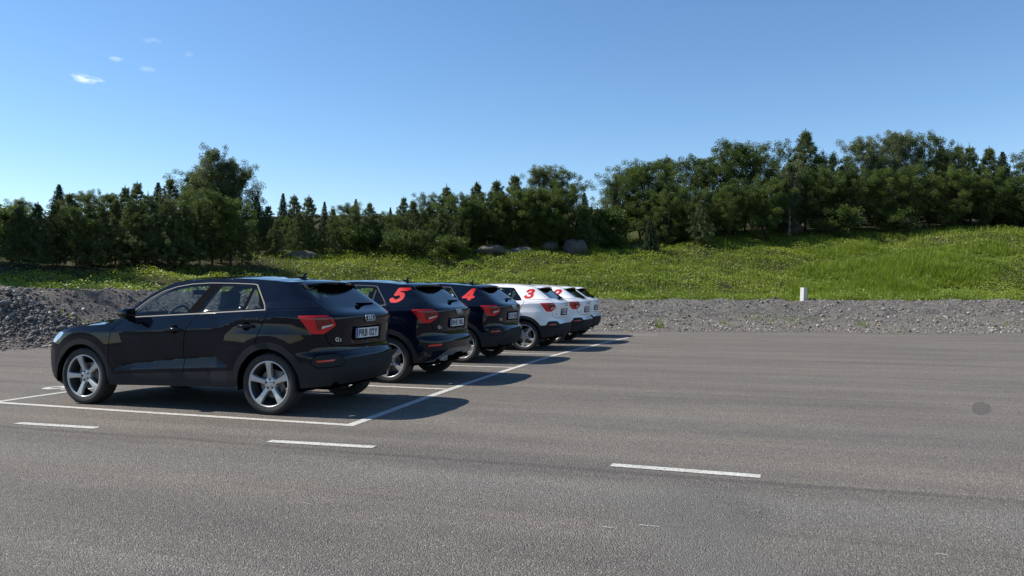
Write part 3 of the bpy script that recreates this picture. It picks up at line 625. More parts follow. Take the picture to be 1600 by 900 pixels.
SKINS = {}; WM = wheel_meshes(); XM = extra_meshes()
def part(name, me, mat, parent):
    if not me.materials: me.materials.append(None)
    o = bpy.data.objects.new(name, me); o.material_slots[0].link = 'OBJECT'; o.material_slots[0].material = mat
    return link(o, parent)
def surf_text(txt, size, cx, cz, bold, shear, side=-1, lift=.003):
    v, f = glyph_tris(txt, .112); v = v * size; v[:, 0] = v[:, 0] * 1.42 + v[:, 1] * shear
    # the lettering reads from outside: on the near side x runs with the text
    pts = []
    for X, Y, _ in v:
        u, z = PX(cx + (X if side < 0 else -X), cz + Y); p = skin3(np.array([u]), np.array([z]), side)[0]; n = skin_n(np.array([u]), np.array([z]), side)[0]; pts.append(p + n * lift)
    return np_mesh('number_decal', np.array(pts), f)
def build_car(loc, rz, spec):
    var = spec['variant']; S = SKINS.get(var)
    if S is None: S = SKINS[var] = build_skin(var)
    root = empty('parked_car', loc, rz); tag(root, spec['label'], 'car', 'cars parked in a row')
    P = MAT[spec['paint']]; trim = MAT[spec['trim']]; clad = MAT['plastic'] if var == 'touring' else P
    X = XM
    body = part('body', S['body'], P, root)
    for k in S:
        if k.startswith('panel_gap'): part('panel_gap', S[k], MAT['gap'], body)
    part('hood', S['hood'], P, root); part('windscreen', S['windscreen'], MAT['screen'], root)
    for sd in (-1, 1):
        k = str(sd)
        d = part('door', S['door_a' + k], P, root); part('window', S['window_a' + k], MAT['glass'], d); part('door_handle', X['handle_a' + k], P, d); part('handle_cup', X['cuphandle_a' + k], MAT['gap'], d)
        mr = part('mirror', X['mirror' + k], MAT['gloss_black'], root)
        d = part('door', S['door_b' + k], P, root); part('window', S['window_b' + k], MAT['glass'], d); part('quarter_window', S['window_c' + k], MAT['glass'], d); part('door_handle', X['handle_b' + k], P, d); part('handle_cup', X['cuphandle_b' + k], MAT['gap'], d)
        part('pillar_trim', S['black_trim' + k], MAT['satin_black'], root); part('window_trim', S['chrome' + k], trim, root)
        part('sill_trim', S['sill_trim' + k], MAT['plastic'], root)
        part('wheel_arch_trim', S['arch_trim_a' + k], MAT['plastic'], root); part('wheel_arch_trim', S['arch_trim_b' + k], MAT['plastic'], root)
        part('wheel_housing', X['liner_a' + k], MAT['gap'], root); part('wheel_housing', X['liner_b' + k], MAT['gap'], root)
        tl = part('tail_lamp', S['tail_lamp' + k], MAT['red_lamp'], root); part('lamp_lens', S['lamp_inner' + k], MAT['dark_red'], tl); part('reverse_lamp', S['reverse_lamp' + k], MAT['clear_lamp'], tl)
        part('headlamp', S['headlamp' + k], MAT['headlamp'], root); part('air_intake', S['intake' + k], MAT['plastic'], root)
        part('reflector', S['reflector' + k], MAT['reflector'], root)
        if 'bumper_recess' + k in S: part('reflector_housing', S['bumper_recess' + k], MAT['plastic'], root)
        for ax, turn in ((AX_F, 18), (AX_R, spec.get('turn', 2))):
            w = part('wheel', WM['wheel'], MAT['alloy'], root); w.location = (ax, sd * (.765), WHEEL_R)
            w.rotation_euler = (0, R(-turn), 0) if sd < 0 else (0, R(turn + 20), math.pi)
            part('tyre', WM['tyre'], MAT['rubber'], w); part('rim', WM['rim'], MAT['alloy'], w); part('rim_barrel', WM['barrel'], MAT['alloy_dark'], w); part('hub_cap', WM['hub_cap'], MAT['silver'], w); part('brake_disc', WM['brake_disc'], MAT['steel'], w); part('brake_caliper', WM['brake_caliper'], MAT['steel'], w)
            if sd < 0:
                for b in range(5):
                    a = math.pi / 2 + 2 * math.pi * b / 5 ; o = part('wheel_bolt', WM['wheel_bolt'], MAT['gap'], w); o.location = (.052 * math.cos(a), 0, .052 * math.sin(a))
    part('grille', S['grille'], MAT['gap'], root); part('front_lip', S['front_lip'], MAT['plastic'], root)
    tg = part('tailgate', S['tailgate'], P if spec['paint'] != 'white' else P, root); part('rear_window', S['rear_window'], MAT['tinted'], tg); part('wiper', X['wiper'], MAT['gap'], tg)
    part('bumper_trim', S['bumper_trim'], MAT['plastic'] if var == 'touring' else MAT['gap'], root)
    if 'diffuser' in S:
        part('diffuser', S['diffuser'], MAT['diffuser'], root)
        for i in range(2): part('exhaust_pipe', X['exhaust%d' % i], MAT['silver'], root)
    sp = part('spoiler', X['spoiler'], P, root); part('spoiler_lip', X['spoiler_lip'], MAT['gloss_black'], sp); part('antenna', X['antenna'], MAT['gloss_black'], root)
    em = part('emblem', X['ring0'], MAT['silver'], root)
    for i in range(1, 4): part('emblem_ring', X['ring%d' % i], MAT['silver'], em)
    part('model_badge', X['model_badge'], MAT['silver'], root)
    pf = part('plate_frame', X['plate_frame'], MAT['gap'], root); pl = part('number_plate', X['plate'], MAT['plate_white'], root); part('country_band', X['plate_band'], MAT['plate_blue'], pl)
    v, f = text_tris(spec['plate'], .112, .0035, 0, 1.05); rot = Matrix.Rotation(R(3), 3, 'Y')
    sx = .445 / max(1e-6, v[:, 0].max() - v[:, 0].min()); pts = np.stack([4.1335 + 0 * v[:, 0] + math.tan(R(3)) * v[:, 1], v[:, 0] * sx + .018, .872 + v[:, 1]], 1)
    part('plate_lettering', np_mesh('plate_lettering', pts, f), MAT['ink'], pl)
    part('interior_trim', S['inner_trim'], MAT['cabin'], root); part('underbody', X['underbody'], MAT['gap'], root); part('dashboard', X['dashboard'], MAT['cabin'], root); part('steering_wheel', X['steering_wheel'], MAT['cabin'], root)
    for a, b in (('seat_d', 'head_d'), ('seat_p', 'head_p')): st = part('seat', X[a], MAT['seat'], root); part('headrest', X[b], MAT['seat'], st)
    st = part('rear_seat', X['bench'], MAT['seat'], root)
    for i in range(2): part('headrest', X['head_r%d' % i], MAT['seat'], st)
    part('cabin_mirror', X['cabin_mirror'], MAT['cabin'], root); part('parcel_shelf', X['parcel_shelf'], MAT['cabin'], root)
    if spec.get('number'):
        part('number_decal', surf_text(spec['number'], .22, 3.50, 1.288, 0, .20), MAT['decal'], root)
    return root
CAR_X, CAR_Y = -8.531, 7.925
CARS = [
    dict(dx=0.0, dy=0.0, variant='touring', paint='black', trim='chrome', plate='PRB 02Y', turn=2, label='glossy black car without a number, nearest the camera, plate PRB 02Y'),
    dict(dx=-.11, dy=3.00, variant='sport', paint='navy', trim='grey_trim', plate='BHE 00L', number='5', turn=20, label='dark car with a big red number 5 and grey rear diffuser'),
    dict(dx=-.30, dy=6.3, variant='touring', paint='navy', trim='grey_trim', plate='DUE 00B', number='4', turn=44, label='dark car with a big red number 4 on its rear pillar'),
    dict(dx=-.06, dy=9.45, variant='touring', paint='white', trim='gloss_black', plate='BRS 00E', number='3', turn=30, label='white car with a big red number 3 on its rear pillar'),
    dict(dx=-.08, dy=11.95, variant='touring', paint='white', trim='gloss_black', plate='DAS 00K', number='2', turn=8, label='white car whose red number 2 is half hidden, between two white cars'),
    dict(dx=-.40, dy=14.6, variant='touring', paint='white', trim='gloss_black', plate='TRM 00U', turn=57, label='farthest white car at the end of the parked row'),
]
for c in CARS:
    build_car((CAR_X + c['dx'], CAR_Y + c['dy'], 0), 0, c)
# ================================================================== ground, parking lot, gravel bank and hillside
rng = np.random.default_rng(7)
def vnoise(x, y, seed=0):
    """smooth value noise in 0..1"""
    xi = np.floor(x).astype(np.int64); yi = np.floor(y).astype(np.int64); fx = x - xi; fy = y - yi; fx = fx * fx * (3 - 2 * fx); fy = fy * fy * (3 - 2 * fy)
    def h(a, b):
        n = (a * 374761393 + b * 668265263 + seed * 1442695041) & 0x7fffffff; n = ((n ^ (n >> 13)) * 1274126177) & 0x7fffffff; return ((n ^ (n >> 16)) & 0xffff) / 65535.0
    return (h(xi, yi) * (1 - fx) + h(xi + 1, yi) * fx) * (1 - fy) + (h(xi, yi + 1) * (1 - fx) + h(xi + 1, yi + 1) * fx) * fy
def fbm(x, y, seed=0, oct=4):
    v = 0; a = .5
    for i in range(oct): v = v + a * vnoise(x * 2 ** i, y * 2 ** i, seed + i); a *= .5
    return v / (1 - .5 ** oct)
EDGE_A = np.array([-2.5, -1.1, -.67, -.60, -.45, -.3, -.1, .117, .377, .67, 1.1, 2.5]); EDGE_D = np.array([9, 13.0, 17.92, 18.76, 21.0, 23.2, 25.4, 26.04, 25.63, 24.46, 22.5, 18.0])
COLS = [(-.67, [(-1, -.05), (0, -.004), (.3, .03), (1.0, .10), (2.2, .42), (4.0, 1.38), (4.6, 1.44), (6.5, 1.28), (9, 1.40), (13, 1.8), (19, 2.65), (25, 3.6), (60, 8.5)]),
        (-.25, [(-1, -.05), (0, -.004), (.3, .03), (1.3, .10), (3.2, .30), (5.4, 1.12), (6.2, 1.17), (8.5, 1.05), (11, 1.15), (15, 1.85), (21, 3.25), (27, 4.3), (60, 9.5)]),
        (.10, [(-1, -.05), (0, -.004), (.3, .03), (1.5, .10), (4.2, .22), (6.6, .93), (7.3, .97), (9.5, .80), (12, .92), (16, 1.95), (23, 3.95), (30, 5.3), (60, 10.5)]),
        (.67, [(-1, -.05), (0, -.004), (.3, .03), (2, .10), (5, .24), (8, .90), (8.8, .95), (11, .80), (14, 1.0), (20, 2.75), (29, 5.4), (36, 6.9), (75, 13.5)])]
CA = np.array([c[0] for c in COLS]); CQ = np.array([[p[0] for p in c[1]] for c in COLS]); CZ = np.array([[p[1] for p in c[1]] for c in COLS])
def edge_d(a): return np.interp(a, EDGE_A, EDGE_D)
def terrain(r, d):
    """height, distance past the tarmac edge, distance at which the gravel ends"""
    r = np.asarray(r, float); d = np.asarray(d, float); a = np.clip(r / np.maximum(d, 1.), -2.5, 2.5); q = d - edge_d(a); z = np.zeros_like(q); qs = np.zeros_like(q)
    ac = np.clip(a, CA[0], CA[-1]); i = np.clip(np.searchsorted(CA, ac, side='right') - 1, 0, len(CA) - 2); t = (ac - CA[i]) / (CA[i + 1] - CA[i])
    Q = CQ[i] * (1 - t[..., None]) + CQ[i + 1] * t[..., None]; Z = CZ[i] * (1 - t[..., None]) + CZ[i + 1] * t[..., None]
    z = np.where(q < Q[..., 0], Z[..., 0], 0)
    for k in range(Q.shape[-1] - 1):
        q0, q1, z0, z1 = Q[..., k], Q[..., k + 1], Z[..., k], Z[..., k + 1]; tt = np.clip((q - q0) / (q1 - q0), 0, 1); ts = tt * .55 + .45 * tt * tt * (3 - 2 * tt)
        z = np.where((q >= q0) & (q <= q1), z0 + (z1 - z0) * ts, z)
    z = np.where(q > Q[..., -1], Z[..., -1], z); qs = Q[..., 6] + .9
    on = np.clip((q - .4) / 1.2, 0, 1)
    z = z + on * ((fbm(r * .55, d * .55, 3) - .5) * .26 + ((fbm(r * 2.1, d * 2.1, 9) - .5) * .24 + (fbm(r * 5.3, d * 5.3, 19, 2) - .5) * .07) * np.clip((qs + 1 - q), 0, 1))
    z = z + np.clip((q - qs - 3) / 6, 0, 1) * (fbm(r * .16, d * .16, 21) - .5) * .9
    z = z + .95 * np.exp(-((r + 13.3) / 1.5) ** 2 - ((d - 20.0) / 1.0) ** 2) + .35 * np.exp(-((r + 11.6) / 1.0) ** 2 - ((d - 19.9) / .6) ** 2)
    return z, q, qs
def hz(r, d): return float(terrain(np.array([r]), np.array([d]))[0][0])
def w3(r, d, z): return np.stack([RGT.x * r + FWD.x * d, RGT.y * r + FWD.y * d, z + 0 * r], -1)
def grid_axis(*segs):
    out = []
    for a, b, st in segs: out += list(np.arange(a, b, st))
    return np.array(out + [segs[-1][1]])
gr = grid_axis((-110, -40, 2.0), (-40, -18, .5), (-18, 20, .17), (20, 42, .5), (42, 110, 2.0)); gd = grid_axis((9, 16, .5), (16, 37, .17), (37, 66, .55), (66, 150, 3.0))
Rg, Dg = np.meshgrid(gr, gd, indexing='ij'); Zg, Qg, Sg = terrain(Rg, Dg); Vt = w3(Rg, Dg, Zg).reshape(-1, 3)
nr, nd = Rg.shape; idx = np.arange(nr * nd).reshape(nr, nd)
Fq = np.stack([idx[:-1, :-1], idx[1:, :-1], idx[1:, 1:], idx[:-1, 1:]], -1).reshape(-1, 4)
qc = Qg.reshape(-1)[Fq].mean(1); sc_ = Sg.reshape(-1)[Fq].mean(1)
def sub_mesh(name, keep):
    f = Fq[keep]; u, inv = np.unique(f, return_inverse=True); return np_mesh(name, Vt[u], inv.reshape(-1, 4), True)

# ---- materials
t = NT('asphalt'); p = t.pos()
xyz = t.node('ShaderNodeSeparateXYZ'); t.l.new(p, xyz.inputs[0]); Y = xyz.outputs[1]; Xc = xyz.outputs[0]
cell = t.node('ShaderNodeTexVoronoi', Scale=125.0); t.l.new(p, cell.inputs['Vector'])
cg = t.node('ShaderNodeSeparateColor'); t.l.new(cell.outputs['Color'], cg.inputs[0])
fine = t.noise(p, 330, 2, .7); mid = t.noise(p, 26, 4, .7)
big = t.noise(t.mapping(p, (.22, .55, 1)), 1.0, 5, .6); streak = t.noise(t.mapping(p, (.10, 1.5, 1)), 1.0, 4, .55); streak2 = t.noise(t.mapping(p, (.05, 5.0, 1), (0, 0, R(2.0))), 1.0, 3, .5)
agg = t.ramp(cg.outputs[0], [(0, .55), (.35, .86), (.75, 1.08), (.94, 1.35), (1, 2.1)])
base = t.ramp(big, [(.25, (0.128, 0.115, 0.104)), (.5, (0.164, 0.146, 0.127)), (.72, (0.201, 0.177, 0.149))])
base = t.mix(t.ramp(streak, [(.38, 0.), (.68, .62)]), base, (0.237, 0.208, 0.174))
base = t.mix(t.ramp(streak2, [(.54, 0.), (.68, .35)]), base, (0.124, 0.113, 0.102))
# paving joints: thin dark lines along the lanes, and lanes of slightly different mix
wob = t.math('MULTIPLY', t.math('SUBTRACT', t.noise(t.mapping(p, (.35, .35, 1)), 1.0, 3), .5), .22)
wob2 = t.math('MULTIPLY', t.math('SUBTRACT', t.noise(p, 9, 3), .5), .03)
yy = t.math('ADD', t.math('ADD', Y, wob), wob2)
def line_mask(y0, w): return t.math('LESS_THAN', t.math('ABSOLUTE', t.math('SUBTRACT', yy, y0)), w)
lanes = t.math('LESS_THAN', yy, 5.72)
base = t.mix(t.math('MULTIPLY', lanes, .14), base, (0.134, 0.123, 0.115))
for y0, w, k in ((5.66, .05, .40), (10.25, .018, .75), (8.05, .012, .0), (14.7, .02, .35), (2.1, .015, .4), (19.6, .05, .4)):
    base = t.mix(t.math('MULTIPLY', line_mask(y0, w), k), base, (0.076, 0.070, 0.065))
for y0, w, k, cc in ((5.05, .45, .42, (.200, .195, .180)), (4.05, .40, .14, (.115, .114, .110)), (2.9, .5, .22, (.190, .185, .172)), (7.9, .7, .18, (.195, .188, .172)), (12.4, .9, .22, (.118, .116, .112))):
    g_ = t.math('DIVIDE', t.math('SUBTRACT', t.math('ADD', Y, t.math('MULTIPLY', wob, 2.5)), y0), w); g_ = t.math('SUBTRACT', 1.0, t.math('MULTIPLY', g_, g_), clamp=True)
    base = t.mix(t.math('MULTIPLY', g_, t.math('MULTIPLY', t.ramp(streak, [(.25, .5), (.75, 1.2)]), k)), base, cc)
# tyre-swept dusty bands and a small dark repair
dust = t.math('MULTIPLY', t.ramp(t.noise(t.mapping(p, (.25, .9, 1), (0, 0, R(-4))), 1.0, 5, .65), [(.50, 0.), (.70, 1.)]), .45)
base = t.mix(dust, base, (0.270, 0.234, 0.189))
rr_ = t.math('ADD', t.math('MULTIPLY', Xc, RGT.x), t.math('MULTIPLY', Y, RGT.y)); dd_ = t.math('ADD', t.math('MULTIPLY', Xc, FWD.x), t.math('MULTIPLY', Y, FWD.y))
ra_ = t.math('SUBTRACT', rr_, 5.41); da_ = t.math('SUBTRACT', dd_, 8.82); ex = t.math('DIVIDE', t.math('SUBTRACT', t.math('MULTIPLY', ra_, .852), t.math('MULTIPLY', da_, .523)), .095); ey = t.math('DIVIDE', t.math('ADD', t.math('MULTIPLY', ra_, .523), t.math('MULTIPLY', da_, .852)), .58)
el = t.math('ADD', t.math('ADD', t.math('MULTIPLY', ex, ex), t.math('MULTIPLY', ey, ey)), t.math('MULTIPLY', t.math('SUBTRACT', t.noise(p, 9, 4), .5), 1.3))
base = t.mix(t.math('MULTIPLY', t.math('LESS_THAN', el, 1.0), .6), base, (0.091, 0.086, 0.078))
ex2 = t.math('DIVIDE', t.math('SUBTRACT', Xc, -.35), .45); ey2 = t.math('DIVIDE', t.math('SUBTRACT', Y, 4.75), .9)
el2 = t.math('ADD', t.math('ADD', t.math('MULTIPLY', ex2, ex2), t.math('MULTIPLY', ey2, ey2)), t.math('MULTIPLY', t.math('SUBTRACT', t.noise(p, 3, 3), .5), 1.2))
base = t.mix(t.math('MULTIPLY', t.math('SUBTRACT', 1.15, el2, clamp=True), .6), base, (0.117, 0.111, 0.105))
wx = t.math('ADD', t.math('SUBTRACT', Xc, t.math('MULTIPLY', t.math('SUBTRACT', 5.3, Y), .42)), .75); wn_ = t.math('MULTIPLY', t.math('SUBTRACT', t.noise(p, 2.2, 4), .5), .5)
wm = t.math('SUBTRACT', 1.0, t.math('DIVIDE', t.math('ABSOLUTE', t.math('ADD', wx, wn_)), .55), clamp=True); wm = t.math('MULTIPLY', wm, t.math('LESS_THAN', yy, 5.4)); wm = t.math('MULTIPLY', t.math('MULTIPLY', wm, 1.6, clamp=True), .45)
base = t.mix(wm, base, (.178, .170, 0.150)); agg = t.mix(t.math('MULTIPLY', wm, .9), agg, (1.0, 1.0, 1.0))
col = t.mix(1.0, base, agg, 'MULTIPLY')
col = t.mix(1.0, col, t.ramp(fine, [(.25, .72), (.75, 1.28)]), 'MULTIPLY'); col = t.mix(1.0, col, t.ramp(mid, [(.2, .82), (.8, 1.18)]), 'MULTIPLY')
hgt = t.math('ADD', t.math('MULTIPLY', cell.outputs['Distance'], -30), t.math('MULTIPLY', fine, .8))
t.bsdf(col, t.math('ADD', .72, t.math('MULTIPLY', mid, .2)), Specular_IOR_Level=.25, Normal=t.bump(hgt, .55, .004)); M_ASPHALT = t.m

t = NT('road_paint'); p = t.pos(); n = t.noise(p, 38, 4, .7); n2 = t.noise(p, 260, 2, .7); n3 = t.noise(p, 3, 3)
wear = t.ramp(t.math('ADD', t.math('MULTIPLY', n, .62), t.math('MULTIPLY', n2, .38)), [(.47, 0.), (.58, 1.)])
col = t.mix(t.math('MULTIPLY', wear, t.math('ADD', .45, t.math('MULTIPLY', n3, .7)), clamp=True), t.mix(n3, (.60, .585, .53), (.46, .45, .41)), (.17, .165, .155))
t.bsdf(col, .7, Normal=t.bump(n2, .3, .003)); M_PAINT = t.m

t = NT('gravel'); p = t.pos(); c1 = t.vor(p, 9); c2 = t.vor(p, 26); c3 = t.vor(p, 60)
s1 = t.node('ShaderNodeSeparateColor'); t.l.new(c1, s1.inputs[0]); s2 = t.node('ShaderNodeSeparateColor'); t.l.new(c2, s2.inputs[0]); s3 = t.node('ShaderNodeSeparateColor'); t.l.new(c3, s3.inputs[0])
mixv = t.math('ADD', t.math('MULTIPLY', s1.outputs[0], .30), t.math('ADD', t.math('MULTIPLY', s2.outputs[0], .40), t.math('MULTIPLY', s3.outputs[0], .30)))
col = t.ramp(mixv, [(.15, (.060, .056, .052)), (.45, (.138, .129, .118)), (.7, (.215, .202, .186)), (.9, (.33, .315, .29))])
n = t.noise(p, .7, 4); col = t.mix(t.ramp(n, [(.48, 0.), (.68, .55)]), col, (.165, .148, .118)); 
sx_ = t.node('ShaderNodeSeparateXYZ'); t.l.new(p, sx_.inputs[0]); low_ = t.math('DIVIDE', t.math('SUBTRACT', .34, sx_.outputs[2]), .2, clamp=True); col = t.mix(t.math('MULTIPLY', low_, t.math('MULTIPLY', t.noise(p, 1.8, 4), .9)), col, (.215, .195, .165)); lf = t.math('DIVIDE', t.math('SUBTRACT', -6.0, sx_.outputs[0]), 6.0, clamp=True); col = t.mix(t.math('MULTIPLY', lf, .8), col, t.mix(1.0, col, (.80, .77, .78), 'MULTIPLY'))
h = t.math('ADD', t.math('MULTIPLY', s1.outputs[1], .8), t.math('ADD', t.math('MULTIPLY', s2.outputs[1], .5), t.noise(p, 70, 3)))
t.bsdf(col, .92, Specular_IOR_Level=.2, Normal=t.bump(h, .9, .05)); M_GRAVEL = t.m

t = NT('stone'); p = t.pos(); at_ = t.node('ShaderNodeAttribute', attribute_name='shade'); n = t.noise(p, 22, 4, .65)
col = t.mix(1.0, t.mix(n, (.62, .60, .60), (1.15, 1.12, 1.08)), at_.outputs['Color'], 'MULTIPLY'); t.bsdf(col, .88, Specular_IOR_Level=.25, Normal=t.bump(n, .5, .03)); M_STONE = t.m
t = NT('boulder_rock'); p = t.pos(); n = t.noise(p, 2.6, 6, .68); n2 = t.noise(p, 14, 4); oi = t.node('ShaderNodeObjectInfo')
col = t.mix(n, (.045, .042, .040), (.15, .14, .125)); col = t.mix(1.0, col, t.ramp(oi.outputs['Random'], [(0, .8), (1, 1.15)]), 'MULTIPLY'); t.bsdf(col, .9, Specular_IOR_Level=.25, Normal=t.bump(t.math('ADD', n, t.math('MULTIPLY', n2, .4)), .7, .08)); M_ROCK = t.m
t = NT('hillside_soil'); p = t.pos(); n = t.noise(p, .45, 5); n2 = t.noise(p, 6, 5, .7)
col = t.mix(n2, t.mix(t.ramp(n, [(.4, 0.), (.6, 1.)]), (.048, .048, .022), (.072, .055, .040)), (.050, .054, .024)); t.bsdf(col, .95, Specular_IOR_Level=.1, Normal=t.bump(n2, .8, .15)); M_SOIL = t.m
t = NT('far_ground'); p = t.pos(); n = t.noise(p, .05, 5); t.bsdf(t.mix(n, (.06, .075, .03), (.11, .10, .065)), .95, Specular_IOR_Level=.1); M_FAR = t.m

# ---- the sheets
me = np_mesh('ground', [(-1500, -1500, -.09), (1500, -1500, -.09), (1500, 1500, -.09), (-1500, 1500, -.09)], [(0, 1, 2, 3)]); tag(mesh_obj('ground', me, M_FAR), kind='structure')
aa = np.concatenate([np.linspace(-1.6, 1.6, 420)]); de = edge_d(aa); jit = (fbm(aa * 26, aa * 0, 31) - .5) * .34 + (fbm(aa * 110, aa * 0, 35) - .5) * .16; de = de + jit
ring = [tuple(v) for v in w3(aa * de, de, 0 * aa)] + [tuple(w3(np.array([60.]), np.array([de[-1]]), np.array([0.]))[0]), tuple(w3(np.array([60.]), np.array([-60.]), np.array([0.]))[0]), tuple(w3(np.array([-30.]), np.array([-60.]), np.array([0.]))[0]), tuple(w3(np.array([-30.]), np.array([de[0]]), np.array([0.]))[0])]
bm = bmesh.new(); f = bm.faces.new([bm.verts.new(v) for v in ring]); bmesh.ops.triangulate(bm, faces=[f]); 
for f in bm.faces:
    if f.normal.z < 0: f.normal_flip()
me = bpy.data.meshes.new('parking_lot'); bm.to_mesh(me); bm.free(); LOT = mesh_obj('parking_lot', me, M_ASPHALT); tag(LOT, 'grey weathered asphalt parking lot with white bay lines', kind='structure')
BANK = mesh_obj('gravel_bank', sub_mesh('gravel_bank', (qc > -1.2) & (qc < sc_)), M_GRAVEL); tag(BANK, 'low bank of grey crushed stone along the asphalt edge', kind='structure')
HILL = mesh_obj('hillside', sub_mesh('hillside', qc >= sc_), M_SOIL); tag(HILL, 'sloping green hillside behind the gravel bank', kind='structure')

# ---- painted markings
def ribbon(name, pts, w, z=.004):
    pts = [Vector((p[0], p[1], 0)) for p in pts]; V = []; F_ = []
    n = len(pts)
    for i, p in enumerate(pts):
        d = (pts[min(i + 1, n - 1)] - pts[max(i - 1, 0)]).normalized(); s = Vector((-d.y, d.x, 0)) * w / 2
        V += [(p + s)[:2] + (z,), (p - s)[:2] + (z,)] if False else [(p.x + s.x, p.y + s.y, z), (p.x - s.x, p.y - s.y, z)]
    for i in range(n - 1): F_.append((2 * i, 2 * i + 1, 2 * i + 3, 2 * i + 2))
    return mesh_obj(name, np_mesh(name, V, F_), M_PAINT, LOT)
ROW = [ground_pt(*q) for q in ((548, 664.5), (703, 608.5), (805, 574.5), (871.7, 553.8), (916.7, 542.8), (952.5, 533.7), (982, 527.6))]
rowc = catmull([(p.x, p.y) for p in ROW], 8); rowc = [(x, y - (.055 if i == 0 else 0)) for i, (x, y) in enumerate(rowc)]
ribbon('bay_end_line', rowc, .105)
FX = -8.87
for i, p in enumerate(ROW):
    ribbon('bay_line', [(FX + .055, p.y + (.04 if i == 0 else 0)), ((FX + p.x) / 2, p.y), (p.x - .056, p.y)], .095)
ribbon('bay_front_line', [(FX, ROW[0].y - .05), (FX, ROW[-1].y)], .10)
for a, b in (((28, 661.2), (152, 668.8)), ((421, 689.3), (585, 698.8)), ((955, 726.5), (1188, 744.5))):
    ribbon('lane_dash', [ground_pt(*a), (ground_pt(*a) + ground_pt(*b)) / 2, ground_pt(*b)], .105)
ribbon('lane_dash', [ground_pt(978, 523.6), ground_pt(1027, 523.6)], .12)
for a, w in (((948, 824), .008), ((1005, 821), .009), ((1022, 822.5), .008), ((1470, 866), .007), ((478, 786.5), .007)):
    c = ground_pt(*a); ribbon('paint_fleck', [(c.x - .025, c.y + .004), (c.x, c.y), (c.x + .03, c.y - .002)], w)
GLYPH['6'] = [[(.50, .80), (.40, .89), (.26, .86), (.13, .70), (.09, .45), (.11, .25), (.20, .13), (.33, .10), (.46, .16), (.52, .30), (.47, .44), (.34, .51), (.20, .46), (.11, .34)]]
v, f = glyph_tris('6', .085); c = Vector((-9.28, 8.12, .004)); v = v * .62
mesh_obj('bay_number', np_mesh('bay_number', np.stack([c.x + v[:, 1] * .9, c.y - v[:, 0], np.full(len(v), .004)], 1), f[:, ::-1]), M_PAINT, LOT)

# ---- stones
def ico(seed, rough=.28, sub=1):
    bm = bmesh.new(); bmesh.ops.create_icosphere(bm, subdivisions=sub, radius=1); r_ = random.Random(seed)
    for v in bm.verts: v.co *= 1 + r_.uniform(-rough, rough)
    V = np.array([tuple(v.co) for v in bm.verts]); F_ = np.array([[v.index for v in f.verts] for f in bm.faces]); bm.free(); return V, F_
ICO = [ico(i, .42) for i in range(8)]
def rand_rot(n):
    q = rng.normal(size=(n, 4)); q /= np.linalg.norm(q, axis=1)[:, None]; w, x, y, z = q.T
    return np.stack([1 - 2 * (y * y + z * z), 2 * (x * y - z * w), 2 * (x * z + y * w), 2 * (x * y + z * w), 1 - 2 * (x * x + z * z), 2 * (y * z - x * w), 2 * (x * z - y * w), 2 * (y * z + x * w), 1 - 2 * (x * x + y * y)], 1).reshape(n, 3, 3)
def scatter_stones(name, r, d, size, sink=.25):
    z, q, qs = terrain(r, d); z = np.where(q < .2, np.maximum(z, .002), z); P = w3(r, d, z); n = len(r); Vs = []; Fs = []; Cs = []; off = 0
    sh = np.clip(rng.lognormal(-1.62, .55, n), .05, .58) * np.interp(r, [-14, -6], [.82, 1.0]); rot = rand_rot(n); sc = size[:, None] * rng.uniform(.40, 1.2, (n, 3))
    kind = rng.integers(0, len(ICO), n)
    for k, (V, F_) in enumerate(ICO):
        m = np.where(kind == k)[0]; v = np.einsum('nij,nvj->nvi', rot[m], V[None] * sc[m][:, None, :]); v[..., 2] *= .8
        v = v + P[m][:, None, :]; v[..., 2] += (size[m] * (.5 - sink))[:, None]
        Vs.append(v.reshape(-1, 3)); Fs.append((F_[None] + (np.arange(len(m)) * len(V))[:, None, None]).reshape(-1, 3) + off); off += len(m) * len(V)
        Cs.append(np.repeat(sh[m], len(V)))
    me = np_mesh(name, np.concatenate(Vs), np.concatenate(Fs)); c = np.concatenate(Cs); col = np.stack([c * 1.05, c * .97, c * .875, np.ones_like(c)], 1).astype(np.float32)
    at_ = me.attributes.new('shade', 'FLOAT_COLOR', 'POINT'); at_.data.foreach_set('color', col.ravel()); return me
n = 40000; a = rng.uniform(-.82, .80, n); q = rng.uniform(0, 1, n) ** 1.0; d0 = edge_d(a); zz, qq, qs = terrain(a * d0, d0); d = d0 + .05 + q * (qs + .2); 
o = mesh_obj('crushed_stone', scatter_stones('crushed_stone', a * d, d, np.clip(rng.lognormal(-3.95, .50, n), .010, .085)), M_STONE); tag(o, 'loose crushed grey stone covering the bank', kind='stuff')
n = 7000; r_ = -13.4 + rng.normal(0, 1.2, n); d = 19.5 + rng.normal(0, .6, n)
o = mesh_obj('stone_heap', scatter_stones('stone_heap', r_, d, np.clip(rng.lognormal(-3.65, .5, n), .015, .12)), M_STONE); tag(o, 'heap of coarse broken stone at the left edge', kind='stuff')
n = 2600; a = rng.uniform(-.80, .80, n); d = edge_d(a) + .15 - np.abs(rng.normal(0, .45, n))
o = mesh_obj('spilled_grit', scatter_stones('spilled_grit', a * d, d, np.clip(rng.lognormal(-4.2, .4, n), .008, .035), .05), M_STONE); tag(o, 'grit spilled from the bank onto the asphalt edge', kind='stuff')
